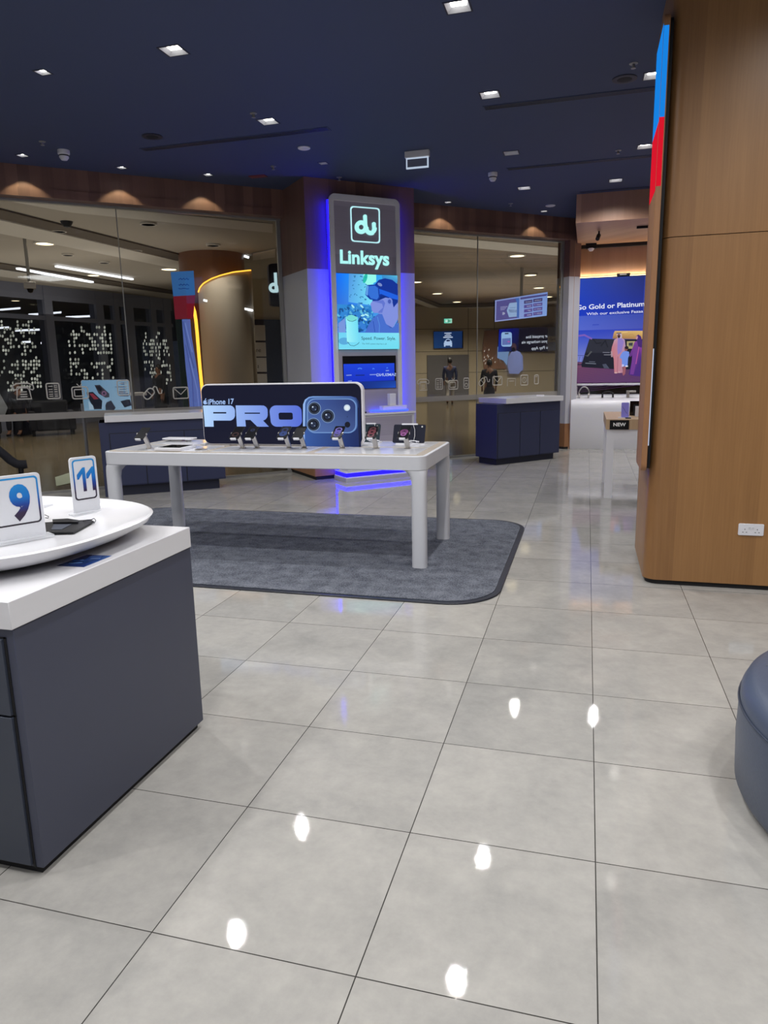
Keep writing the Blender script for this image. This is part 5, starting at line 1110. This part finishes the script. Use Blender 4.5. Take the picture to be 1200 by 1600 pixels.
p = Paint(sA3, sB3, (240, 360, 5.), eps=.004); ringp(p, 936, 448, 38, 13, 0, 360, (190, 225, 235)); p.l = 4; p.line([(948, 338), (956, 480)], 24, (190, 225, 235)); ringp(p, 1000, 455, 38, 14, 20, 180, (190, 225, 235)); p.line([(1036, 400), (1038, 460)], 24, (190, 225, 235)); p.done('lit_letter', M['screend'], t)
# round mall column with cream cladding and amber light line
hd = ray(343, 600); hd.z = 0; hd.normalize(); CC_ = hd*16.9; hd2 = ray(351, 600); hd2.z = 0; hd2.normalize(); CD = hd2*16.55
def raycyl(x, y, c, R):
    d = ray(x, y); dx, dy = d.x, d.y; A_ = dx*dx+dy*dy; B_ = -2*(dx*c.x+dy*c.y); C_ = c.x**2+c.y**2-R*R; D_ = max(0, B_*B_-4*A_*C_); tt = (-B_-math.sqrt(D_))/(2*A_); return CP+d*tt
R1 = 46.5/FPX*16.9; R2 = 42.5/FPX*16.55
mb = MB(); mb.lathe([(R1, 0), (R1, MZ)], (CC_.x, CC_.y, 0), 48); struct('wall_round_column', mb, M['brownw'], smooth=True)
arc = [(309.5, 458), (312, 450), (318, 443), (330, 436), (345, 430.5), (365, 425.5), (388, 423), (393.4, 422.8)]
def ytop(x):
    for i in range(len(arc)-1):
        if x <= arc[i+1][0]: f = (x-arc[i][0])/(arc[i+1][0]-arc[i][0]); return arc[i][1]+(arc[i+1][1]-arc[i][1])*max(0, f)
    return arc[-1][1]
xs = [309.5+(393.2-309.5)*(.5-.5*math.cos(math.pi*i/30)) for i in range(31)]
vs = []
for x in xs:
    Pt = raycyl(x, ytop(x), CD, R2); B0 = Vector((Pt.x, Pt.y, 0)); bk = (Vector((CD.x, CD.y, 0))-B0)*.12
    vs += [(B0.x, B0.y, 0), (Pt.x, Pt.y, Pt.z), (B0.x+bk.x, B0.y+bk.y, 0), (B0.x+bk.x, B0.y+bk.y, Pt.z)]
fc = []
for i in range(30):
    a0, a1 = i*4, (i+1)*4; fc += [(a0, a1, a1+1, a0+1), (a0+2, a0+3, a1+3, a1+2), (a0+1, a1+1, a1+3, a0+3)]
fc += [(0, 1, 3, 2), (120, 122, 123, 121)]
mb = MB(); mb.add(vs, fc); struct('wall_column_cladding', mb, M['cream'], smooth=True)
mb = MB(); mb.tube([tuple(raycyl(x, ytop(x)-.5, CD, R2+.03)) for x in xs[1:-2]], .014, 6); o = finish('amber_light_line', mb, M['amber']); tag(o, 'thin amber light line curving over the cream cladding of the round column', 'light')
hA = (CD.x-hd2.y*-1*0-hd2.x*.9, CD.y-hd2.y*.9); hB = (hA[0]+hd2.y, hA[1]-hd2.x)
mb = MB(); L_ = [(297.5, 462), (298.5, 468), (301, 477), (304, 487), (306, 500), (308, 520), (310, 545), (312.5, 575), (316, 610), (318.5, 640), (321.5, 680)]
mb.tube([tuple(onplane(x, y, hA, hB)) for x, y in L_], [.02, .025, .03, .034, .034, .034, .034, .034, .034, .034, .034], 8); o = finish('amber_light_line', mb, M['amber'], smooth=True); tag(o, 'tall bent amber light line left of the cream clad round column', 'light')
# pillar display's reflection, added as solid strips (blue, red, green, pale blue)
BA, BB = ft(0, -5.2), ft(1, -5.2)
c = onplane(288, 560, BA, BB); t = thing('reflected_display', (c.x, c.y, 0), 'tall reflection of the pillar display in blue, red, green and pale blue, left of the round column', 'reflection')
ban = lambda c_: attr_emis
bb = pslab([(267, 425), (302.5, 423), (305, 461), (271, 463)], BA, BB, .02); finish('reflected_blue', bb, emis('reflection_blue', (58, 108, 172), 1.), t)
finish('reflected_red', pslab([(271, 463), (305, 461), (302, 497), (274, 499)], BA, BB, .02), emis('reflection_red', (112, 28, 42), 1.1), t)
finish('reflected_green', pslab([(274, 499), (285, 499), (288, 550), (292, 600), (296, 660), (290, 660), (284, 610), (279, 550)], BA, BB, .02), plain('reflected_green', (26, 60, 52), .8), t)
q = onplane(296, 560, BA, BB); mb = MB(); mb.tube([(q.x-NV.x*.06, q.y-NV.y*.06, 0), (q.x-NV.x*.06, q.y-NV.y*.06, 2.9)], .03, 8); finish('pole', mb, M['mull'], t)  # pole added to hold up the reflected strips
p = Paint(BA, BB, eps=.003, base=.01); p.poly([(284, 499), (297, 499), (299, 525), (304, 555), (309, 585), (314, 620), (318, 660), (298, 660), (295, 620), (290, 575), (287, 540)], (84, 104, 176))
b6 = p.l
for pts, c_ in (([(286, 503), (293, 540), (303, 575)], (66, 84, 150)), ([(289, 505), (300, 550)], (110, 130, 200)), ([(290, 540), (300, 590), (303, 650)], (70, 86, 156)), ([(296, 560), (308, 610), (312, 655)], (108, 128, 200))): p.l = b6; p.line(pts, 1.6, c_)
p.done('reflected_pale_blue', M['screend'], t)
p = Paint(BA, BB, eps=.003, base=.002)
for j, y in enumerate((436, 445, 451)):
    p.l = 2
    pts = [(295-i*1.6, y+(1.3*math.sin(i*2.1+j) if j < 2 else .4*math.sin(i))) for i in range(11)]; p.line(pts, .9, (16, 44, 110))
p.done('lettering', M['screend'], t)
# curtain wall with dark mullions
c0, c1 = atz(10, 673), atz(150, 659); UA, UB = (c0.x, c0.y), (c1.x, c1.y); ud = Vector((UB[0]-UA[0], UB[1]-UA[1], 0)).normalized(); un = Vector((ud.y, -ud.x, 0))
UW = lambda u, v, z: tuple(Vector((UA[0], UA[1], 0))+ud*u-un*v+Vector((0, 0, z)))
if un.dot(Vector((-UA[0], -UA[1], 0))) < 0: un = -un
def up_(x, y): P = onplane(x, y, UA, UB); return (P-Vector((UA[0], UA[1], 0))).dot(ud), P.z
mb = MB(UW)
for x0, x1, dd_ in ((-24, -10, .3), (79, 91, .3), (158, 169, .3), (186, 193, .2), (203, 215, .2), (242, 250, .25), (262, 272, .4)):
    a0, a1 = up_(x0, 560)[0], up_(x1, 560)[0]; mb.box((a0, 0, 0), (a1, dd_, MZ))
a0, a1 = up_(-60, 560)[0], up_(275, 560)[0]; zt_ = up_(120, 500)[1]
mb.box((a0, .02, zt_-.05), (a1, .12, zt_+.07)); mb.box((a0, .02, 3.6), (a1, .14, MZ)); struct('wall_curtain', mb, M['mull'])
mb = MB(UW); mb.box((a0, .05, 0), (a1, .10, .32)); struct('trim_60', mb, M['mull'])
mb = MB(UW); mb.box((a0-10, 9.0, 0), (a1+8, 9.2, 7)); struct('wall_night_backdrop', mb, M['night'])
mb = MB(UW); mb.add([(a0, .10, .32), (a1, .10, .32), (a1, .10, MZ), (a0, .10, MZ)], [(0, 1, 2, 3)]); struct('window_20', mb, glassmat('tinted_glass', (.55, .56, .6, 1), .5), recalc=False)
VA, VB = UW(0, -.25, 0), UW(1, -.25, 0)  # dots reflected in the glass, added as self-lit marks before the mullions
for j, (x0, x1, y0, y1, lab) in enumerate(((-14, 58, 500, 612, 'leftmost pattern of reflected dots, cut off by the photo edge'), (103, 172, 509, 608, 'middle pattern of reflected dots by the mullions, above the phone billboard'), (220, 261, 518, 604, 'rightmost pattern of reflected dots, next to the display reflection'))):
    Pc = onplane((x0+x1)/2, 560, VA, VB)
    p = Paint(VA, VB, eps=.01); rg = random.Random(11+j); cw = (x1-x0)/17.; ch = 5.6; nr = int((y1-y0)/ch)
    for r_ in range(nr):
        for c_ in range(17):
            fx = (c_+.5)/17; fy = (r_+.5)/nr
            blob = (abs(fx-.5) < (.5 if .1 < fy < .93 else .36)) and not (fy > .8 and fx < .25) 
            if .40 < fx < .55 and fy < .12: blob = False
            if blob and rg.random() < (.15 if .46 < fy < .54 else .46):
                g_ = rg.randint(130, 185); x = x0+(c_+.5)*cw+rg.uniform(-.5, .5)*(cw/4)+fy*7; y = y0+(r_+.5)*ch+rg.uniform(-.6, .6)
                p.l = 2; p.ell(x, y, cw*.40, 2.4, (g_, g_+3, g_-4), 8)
    o = p.done('reflected_dot_pattern', M['screend']); tag(o, lab, 'light pattern', 'reflected dot patterns at the curtain wall')
# linear lamps
def tube(x0, y0, x1, y1, label, z=3.93, w=.05):
    A_, B_ = atz(x0, y0, z), atz(x1, y1, z); mb = MB(); d = (B_-A_).normalized(); n_ = Vector((-d.y, d.x, 0))*w
    mb.prism([(q.x, q.y) for q in (A_-n_, B_-n_, B_+n_, A_+n_)], lambda u, v, dd: (u, v, dd), z, z+.04); o = finish('linear_lamp', mb, M['ledc']); tag(o, label, 'lamp', 'linear lamps beyond the left window')
tube(28, 421, 76, 430, 'white linear lamp, left piece of the lower double line on the mall ceiling'); tube(77.5, 430, 144, 442, 'white linear lamp, right piece of the lower double line on the mall ceiling'); tube(88, 417.5, 207, 437.5, 'long white linear lamp, upper line on the mall ceiling', w=.04)
for x0, y0, x1, y1, l in ((0, 484, 32, 481.5, 'white street tube lamp at the left photo edge behind the mullions'), (46, 491.5, 71, 490, 'short white tube lamp just left of the first mullion'), (84, 489, 96, 488, 'very short white tube lamp just right of the first mullion'), (104, 495.5, 152, 493.5, 'white tube lamp above the middle dot pattern'), (25, 516.5, 62, 515, 'white tube lamp over the left dot pattern'), (-2, 512.5, 14, 511.5, 'white tube lamp at the left photo edge over the dot pattern'), (36, 534.5, 48, 534, 'short white tube lamp on the lower part of the left dot pattern'), (65, 536, 76, 535.5, 'short low white tube lamp beside the first mullion')):
    XA, XB = UW(0, 1.4, 0), UW(1, 1.4, 0); mb = pslab([(x0, y0-1.5), (x1, y1-1.5), (x1, y1+1.5), (x0, y0+1.5)], XA, XB, .04); o = finish('linear_lamp', mb, M['ledc']); tag(o, l, 'lamp', 'linear lamps beyond the left window')
for x0, y0, x1, y1, l in ((318.5, 469, 324, 470.5, 'tiny bright lamp fixed to the cream cladding'), (382, 482.5, 394, 485, 'small bright bar lamp at the right edge of the cream cladding'), (381.5, 400, 389, 402.5, 'tiny bright lamp at the top right of the round column')):
    cc_, rr_ = (CC_, R1) if y0 < 410 else (CD, R2); q0, q1 = raycyl(x0, y0, cc_, rr_-.005), raycyl(x1, y1, cc_, rr_-.005); mb = MB(); mb.tube([tuple(q0), tuple(q1)], .025, 8); o = finish('small_lamp', mb, M['ledc']); tag(o, l, 'lamp')
# mall downlights
ML = [(70, 381, .20, 'oval warm ceiling lamp at the far left of the mall ceiling'), (146, 430.5, .17, 'warm ceiling lamp between the linear lamps'), (264, 421, .22, 'warm ceiling lamp just left above the striped reflection'), (24, 470, .16, 'warm ceiling lamp at the far left above the mullions'),
      (92, 362, .13, 'dim pale ceiling lamp above the oval warm one at the left'), (106, 399, .12, 'dim pale ceiling lamp in the middle of the left mall ceiling'), (163, 411, .12, 'dim pale ceiling lamp right of the linear lamps'), (213, 392, .12, 'dim pale ceiling lamp in the groove left of the round column'), (232, 351, .14, 'dim pale ceiling lamp high above the round column'), (333, 384, .14, 'dim pale ceiling lamp right above the round column'),
      (808, 400, .20, 'largest warm ceiling lamp behind the right window'), (829, 430, .20, 'second warm ceiling lamp behind the right window, above the reflected price screen'), (842, 450, .20, 'third warm ceiling lamp behind the right window, touching the reflected price screen'), (856, 464, .2, 'fourth warm ceiling lamp, overlapping the reflected price screen corner'), (650, 441, .2, 'warm ceiling lamp right at the edge of the wood column'), (683, 459, .2, 'warm ceiling lamp near the left of the right window'), (714, 472, .2, 'warm ceiling lamp closest to the far stone wall'),
      (399, 449, .2, 'warm ceiling lamp between the round column and the glowing d sign')]
first = {}
for x, y, r, l in ML:
    dim = 'dim' in l; c = atz(x, y, MZ-.03); key = (dim, r)
    t = thing('round_ceiling_lamp', (c.x, c.y, MZ-.03), l, 'ceiling light', 'round lamps of the mall ceiling')
    mb = MB(); mb.lathe([(r, .03), (r, -.004), (r*.82, -.006), (r*.82, .0)], (c.x, c.y, MZ-.03), 24); finish('ring', mb, M['mceilw'], t)
    mb = MB(); mb.lathe([(0, -.001), (r*.8, -.001)], (c.x, c.y, MZ-.03), 24); finish('lens', mb, M['ledoff'] if dim else M['ledw'], t, recalc=False)
    if not dim: lamp('mall_beam', 'SPOT', (c.x, c.y, MZ-.06), MALL_W*.5, (1, .91, .76), .15, 140, .8, aim=(c.x, c.y, 0))
for (x, y) in ((-9, 9.5), (-12, 12), (-4, 17), (0, 19), (-7.2, 13.5), (1.5, 24), (-2.5, 24), (-5.5, 28.2), (-2, 29.8), (1.5, 31.6)):  # extra spots without fixtures, added to brighten cladding, mall and far wall
    lamp('mall_beam', 'SPOT', (x, y, MZ-.06), MALL_W*(.3 if x == -7.2 else 1.), (1, .93, .82), .15, 150, .8, aim=(x, y, 0))
for (x, y, z_, s_, w_) in ((-10, 11.5, 3.2, 6, 48), (-12.5, 16, 3.2, 6, 48), (-1, 17, 3.2, 6, 60), (-2, 25, 3.2, 6, 90)):   # unseen upward area lights added to brighten the mall ceiling
    lamp('mall_ceiling_fill', 'AREA', (x, y, z_), w_, (1, .92, .8), s_, aim=(x, y, 10))
# hanging camera on a pole
c = atz(38, 371, MZ); zb_ = onplane(47, 441, (c.x, c.y), (c.x+EV.x, c.y+EV.y)).z
t = thing('pole_camera', (c.x, c.y, MZ), 'white camera hanging from a long ceiling pole beyond the left window', 'camera')
mb = MB(); mb.tube([(c.x, c.y, MZ), (c.x, c.y, zb_)], .03, 10); finish('pole', mb, M['framem'], t)
mb = MB(lambda a_, b_, z: (c.x+EV.x*a_+NV.x*b_, c.y+EV.y*a_+NV.y*b_, z)); mb.box((-.10, -.08, zb_-.12), (.10, .08, zb_)); finish('housing', mb, M['white'], t, bevel=.01)
mb = MB(); mb.lathe([(0, -.075), (.04, -.06), (.06, 0)], (c.x, c.y, zb_-.12), 16); finish('dome', mb, M['blackg'], t, smooth=True)
c = atz(104, 346, MZ); mb = MB(); mb.lathe([(0, -.10), (.05, -.09), (.09, -.03), (.10, 0)], (c.x, c.y, MZ), 20); o = finish('dome_camera', mb, M['black'], smooth=True); tag(o, 'black dome camera on the pale mall ceiling at the upper left', 'camera')
# lit billboard with phones
GA, GB = ft(0, -4.4), ft(1, -4.4); K9 = (110, 560, 5.4545)
c = onplane(160, 640, GA, GB); t = thing('phone_billboard', (c.x, c.y, 0), 'pale blue lit billboard with tilted phones, standing beyond the left window', 'billboard')
finish('board', pslab([(98, 186), (484, 180), (495, 186), (525, 440), (118, 450), (90, 200)], GA, GB, .06, K9), M['white'], t)
p = Paint(GA, GB, K9, eps=.003)
p.poly([(98, 188), (482, 182), (493, 188), (523, 436), (120, 446), (92, 202)], [(100, 140, 176), (120, 156, 186), (120, 156, 186), (130, 160, 186), (110, 146, 176), (100, 140, 176)])
p.poly([(205, 228), (250, 225), (330, 300), (332, 330), (300, 335), (240, 300)], (50, 50, 62)); p.poly([(215, 240), (245, 236), (275, 262), (250, 285)], (20, 22, 34)); p.poly([(136, 290), (190, 285), (285, 375), (270, 432), (200, 434), (150, 330)], (22, 26, 40)); p.poly([(160, 300), (190, 298), (240, 345), (200, 350)], (120, 44, 60)); p.poly([(295, 380), (345, 358), (385, 420), (370, 440), (300, 440)], (34, 38, 52)); p.poly([(425, 365), (480, 350), (505, 350), (520, 400), (460, 418)], (24, 28, 42))
p.ell(285, 298, 22, 22, (110, 80, 110)); p.ell(285, 298, 10, 10, (40, 36, 60)); p.poly([(150, 360), (190, 400), (200, 434), (160, 434)], (150, 176, 200)); p.poly([(270, 350), (320, 340), (300, 390), (280, 430), (265, 430)], (130, 160, 190))
b7 = p.l
for y, x0, x1 in ((208, 430, 465), (222, 432, 462), (243, 380, 468), (262, 420, 470), (285, 410, 470), (300, 412, 490), (320, 420, 490)): p.l = b7; p.line([(x0, y), (x1, y)], 7, (60, 76, 110))
p.done('billboard_picture', M['screend'], t)
for x in (130, 188):
    q = onplane(x, 640, GA, GB); mb = MB(); mb.tube([(q.x-NV.x*.05, q.y-NV.y*.05, 0), (q.x-NV.x*.05, q.y-NV.y*.05, 1.0)], .03, 8); finish('leg', mb, M['mull'], t)
# slim pole and low table beside it
for (px, l) in ((208, 'slim grey pole right of the lit phone billboard'),):
    q = onplane(px, 620, GA, GB); mb = MB(); mb.tube([(q.x, q.y, 0), (q.x, q.y, 1.78)], .03, 8); o = finish('slim_pole', mb, M['framem']); tag(o, l, 'pole')
t = thing('white_table', tuple(ft(0, 0)), 'white thin-topped table right of the lit phone billboard, beyond the left window', 'table')
q0, q1 = onplane(206, 624, ft(0, -4.6), ft(1, -4.6)), onplane(230, 624, ft(0, -4.6), ft(1, -4.6)); s0, s1 = fs(q0)[0], fs(q1)[0]; t.location = tuple(ft((s0+s1)/2, -4.8, 0)); ORG[t.name] = Vector(t.location)
mb = MB(FW); mb.box((s0, -5.1, 1.10), (s1, -4.6, 1.15)); finish('table_top', mb, M['white'], t)
for s_ in (s0+.04, s1-.04): mb = MB(FW); mb.box((s_-.02, -4.9, 0), (s_+.02, -4.8, 1.10)); finish('leg', mb, M['mull'], t)
# black lounge chairs at the window wall, grey panel, black armrest
def lounge(px, py, label, sc=1.):
    g_ = atz(px, py); t = thing('lounge_chair', tuple(g_), label, 'chair', 'black lounge chairs in front of the curtain wall')
    W = lambda u, v, z: (g_.x+EV.x*u*sc+NV.x*v*sc, g_.y+EV.y*u*sc+NV.y*v*sc, z*sc)
    mb = MB(W); mb.box((-.40, -.35, .12), (.40, .35, .42)); finish('seat', mb, M['clothk'], t, bevel=.05)
    mb = MB(W); mb.box((-.42, -.45, .15), (.42, -.28, .85)); finish('backrest', mb, M['clothk'], t, bevel=.05)
    for sx in (-.45, .45):
        mb = MB(W); mb.box((sx-.08, -.42, .12), (sx+.08, .36, .60)); finish('armrest', mb, M['clothk'], t, bevel=.04)
        for v in (-.35, .3): mb = MB(W); mb.box((sx-.03, v-.03, 0), (sx+.03, v+.03, .12)); finish('leg', mb, M['black'], t)
lounge(-34, 686, 'black lounge chair at the very left edge, left of the seated dark person'); lounge(84, 679, 'black lounge chair right of the seated dark person, beyond the left window')
g_ = atz(36, 679); mb = MB(); mb.lathe([(.2, 0), (.22, .02), (.2, .36), (.18, .38), (0, .38)], (g_.x, g_.y, 0), 24); o = finish('round_stool', mb, M['clothk'], smooth=True); tag(o, 'black round stool under the seated dark person beyond the left window', 'stool')
q = ft(0, -1.6); o = finish('pale_screen_wall', pslab([(-14, 606), (-2, 612), (12, 637), (8, 648), (-14, 660)], ft(0, -1.6), ft(1, -1.6), .06), M['whitem']); tag(o, 'pale grey pointed panel at the left photo edge beyond the window', 'panel')
rA, rB = ft(0, -.45), ft(1, -.45)
t = thing('padded_bar', tuple(onplane(30, 735, rA, rB).xy)+(0,), 'black curved padded bar on a post, at the left edge behind the 9 sign', 'bar')
mb = MB(); mb.tube([tuple(onplane(x, y, rA, rB)) for x, y in ((-20, 690), (-6, 700), (6, 710), (16, 719), (26, 725), (36, 726), (42, 725))], [.035, .045, .05, .052, .05, .055, .05], 12); finish('armrest_pad', mb, M['clothk'], t, smooth=True)
q = onplane(32, 728, rA, rB); mb = MB(); mb.tube([(q.x, q.y, .0), (q.x, q.y, q.z)], .03, 10); finish('post', mb, M['black'], t)
o = flat('floor_reflection', [(86, 746), (112, 738), (115, 754), (88, 760)], .002, .006, plain('pale_reflection', (196, 210, 190), .3)); tag(o, 'pale greenish reflection laid on the mall floor between the 9 and 11 signs', 'sheet')  # a reflection, put in as a thin pale slab on the floor

# ================================================================ PEOPLE IN THE MALL
def skin(name, verts, edges, mat, parent=None, lv=1):
    me = bpy.data.meshes.new(name); L = ORG[parent.name] if parent else Vector((0, 0, 0))
    me.from_pydata([tuple(Vector(v[0])-L) for v in verts], edges, []); o = bpy.data.objects.new(name, me); COL.objects.link(o)
    md = o.modifiers.new('skin', 'SKIN'); sm = o.modifiers.new('sub', 'SUBSURF'); sm.levels = sm.render_levels = lv
    for i, v in enumerate(verts):
        r = v[1]; r = r if isinstance(r, tuple) else (r, r); me.skin_vertices[0].data[i].radius = r; me.skin_vertices[0].data[i].use_root = (i == 0)
    md.use_smooth_shade = True
    dg = bpy.context.evaluated_depsgraph_get(); dg.update(); m2 = bpy.data.meshes.new_from_object(o.evaluated_get(dg)); bpy.data.objects.remove(o); bpy.data.meshes.remove(me)
    m2.name = name; m2.materials.clear(); m2.materials.append(mat); o = bpy.data.objects.new(name, m2); COL.objects.link(o)
    if parent: o.parent = parent
    ORG[o.name] = L; return o
def person(g_, heading, h, label, top, trousers, stride=.0, seated=False, robe=False, arms='down'):
    t = thing('person', tuple(g_), label, 'person'); k = h/1.72; c, s = math.cos(heading), math.sin(heading)
    W = lambda x, y, z: (g_.x+(c*x-s*y)*k, g_.y+(s*x+c*y)*k, g_.z+z*k)     # y = forward
    hip = .93 if not seated else .52; sh = hip+.50; nk = hip+.56; hc = hip+.68
    V = [(W(0, 0, hip), (.13*k, .10*k)), (W(0, 0, hip+.22), (.13*k, .10*k)), (W(0, .0, sh-.06), (.16*k, .11*k)), (W(0, 0, nk), .055*k), (W(0, .02, hc-.05), (.065*k, .075*k)), (W(0, .02, hc+.05), (.075*k, .09*k)), (W(0, .015, hc+.11), .05*k)]
    E_ = [(0, 1), (1, 2), (2, 3), (3, 4), (4, 5), (5, 6)]
    arm, legs, shirt = [], [], None
    def add(v, r, par): V.append((W(*v), r*k)); E_.append((par, len(V)-1)); return len(V)-1
    for sg in (-1, 1):
        a0 = add((sg*.19, 0, sh-.02), .055, 2); a1 = add((sg*.24, .02-sg*stride*.25, sh-.30), .042, a0); a2 = add((sg*.23, .10-sg*stride*.5, sh-.55), .033, a1); a3 = add((sg*.225, .12-sg*stride*.5, sh-.63), .03, a2)
        for f_ in range(4): add((sg*.225-.024+.016*f_, .135-sg*stride*.5, sh-.71+.01*abs(f_-1.5)), .008, a3)
        add((sg*.19, .15-sg*stride*.5, sh-.68), .009, a3)
    for sg in (-1, 1):
        l0 = add((sg*.10, 0, hip-.06), .09, 0)
        if seated: l1 = add((sg*.13, .42, hip-.03), .065, l0); l2 = add((sg*.13, .44, .09), .045, l1); l3 = add((sg*.13, .60, .04), .035, l2)
        else: l1 = add((sg*.10, sg*stride*.5+.03, .50), .065, l0); l2 = add((sg*.10, sg*stride*.9-.02, .09+(.05 if sg < 0 and stride else 0)), .042, l1); l3 = add((sg*.10, sg*stride*.9+.15, .04), .035, l2)
    skin('body', V, E_, M['skin'], t)
    # shirt with sleeves
    V = [(W(0, 0, hip-.14), (.17*k, .14*k)), (W(0, 0, hip+.22), (.155*k, .125*k)), (W(0, 0, sh-.05), (.185*k, .13*k)), (W(0, 0, nk-.01), .07*k)]; E_ = [(0, 1), (1, 2), (2, 3)]
    for sg in (-1, 1): a0 = add((sg*.20, 0, sh-.02), .07, 2); a1 = add((sg*.25, .02-sg*stride*.25, sh-.30), .056, a0); a2 = add((sg*.235, .095-sg*stride*.5, sh-.53), .045, a1)
    skin('shirt', V, E_, top, t)
    if robe:
        V = [(W(0, 0, hip+.05), (.18*k, .14*k)), (W(0, 0, .5), (.22*k, .17*k)), (W(0, 0, .12), (.27*k, .2*k))]; skin('long_robe', V, [(0, 1), (1, 2)], top, t)
    else:
        V = [(W(0, 0, hip), (.165*k, .125*k))]; E_ = []
        for sg in (-1, 1):
            l0 = add((sg*.10, 0, hip-.08), .10, 0)
            if seated: l1 = add((sg*.13, .42, hip-.03), .08, l0); l2 = add((sg*.13, .44, .12), .06, l1)
            else: l1 = add((sg*.10, sg*stride*.5+.03, .50), .082, l0); l2 = add((sg*.10, sg*stride*.9-.02, .10+(.05 if sg < 0 and stride else 0)), .064, l1)
        skin('trousers', V, E_, trousers, t)
    for sg in (-1, 1):
        y0 = .60-.1 if seated else sg*stride*.9+.06; z_ = .045+(.05 if sg < 0 and stride else 0)
        skin('shoe', [(W(sg*(.13 if seated else .10), y0-.09, z_), .045*k), (W(sg*(.13 if seated else .10), y0+.12, z_-.01), .038*k)], [(0, 1)], M['black'], t)
    skin('hair', [(W(0, -.035, hc-.03), (.088*k, .085*k)), (W(0, -.025, hc+.04), (.10*k, .10*k)), (W(0, -.005, hc+.12), (.10*k, .105*k)), (W(0, .05, hc+.14), .07*k)], [(0, 1), (1, 2), (2, 3)], M['hair'], t)
    # face: nose, mouth and ears
    mb = MB(); mb.tube([W(0, .11, hc+.03), W(0, .13, hc-.005)], .012*k, 6); finish('nose', mb, M['skin'], t)
    for sg in (-1, 1): mb = MB(); mb.tube([W(sg*.078, .02, hc+.03), W(sg*.082, .015, hc-.02)], .016*k, 6); finish('ear', mb, M['skin'], t)
    return t
away = math.radians(12)
person(atz(703, 632), away, 1.74, 'person walking away in navy top and light trousers, before the grey double door', M['clothn'], M['clothg'], stride=.28)
person(atz(764, 646.5), away, 1.62, 'person in a long black robe seen from behind, beyond the right navy counter', M['clothk'], M['clothk'], robe=True)
person(atz(254, 661), math.radians(160), 1.66, 'dark standing figure in front of the rightmost dot pattern', M['clothk'], M['clothk'], robe=True)
g_ = atz(36, 679); person(Vector((g_.x, g_.y, .0)), math.radians(200), 1.74, 'dark-clothed person seated on a stool between black lounge chairs at the far left', M['clothk'], M['clothk'], seated=True)
# drop the marks of unused data
for m in list(bpy.data.materials):
    if m.users == 0: bpy.data.materials.remove(m)
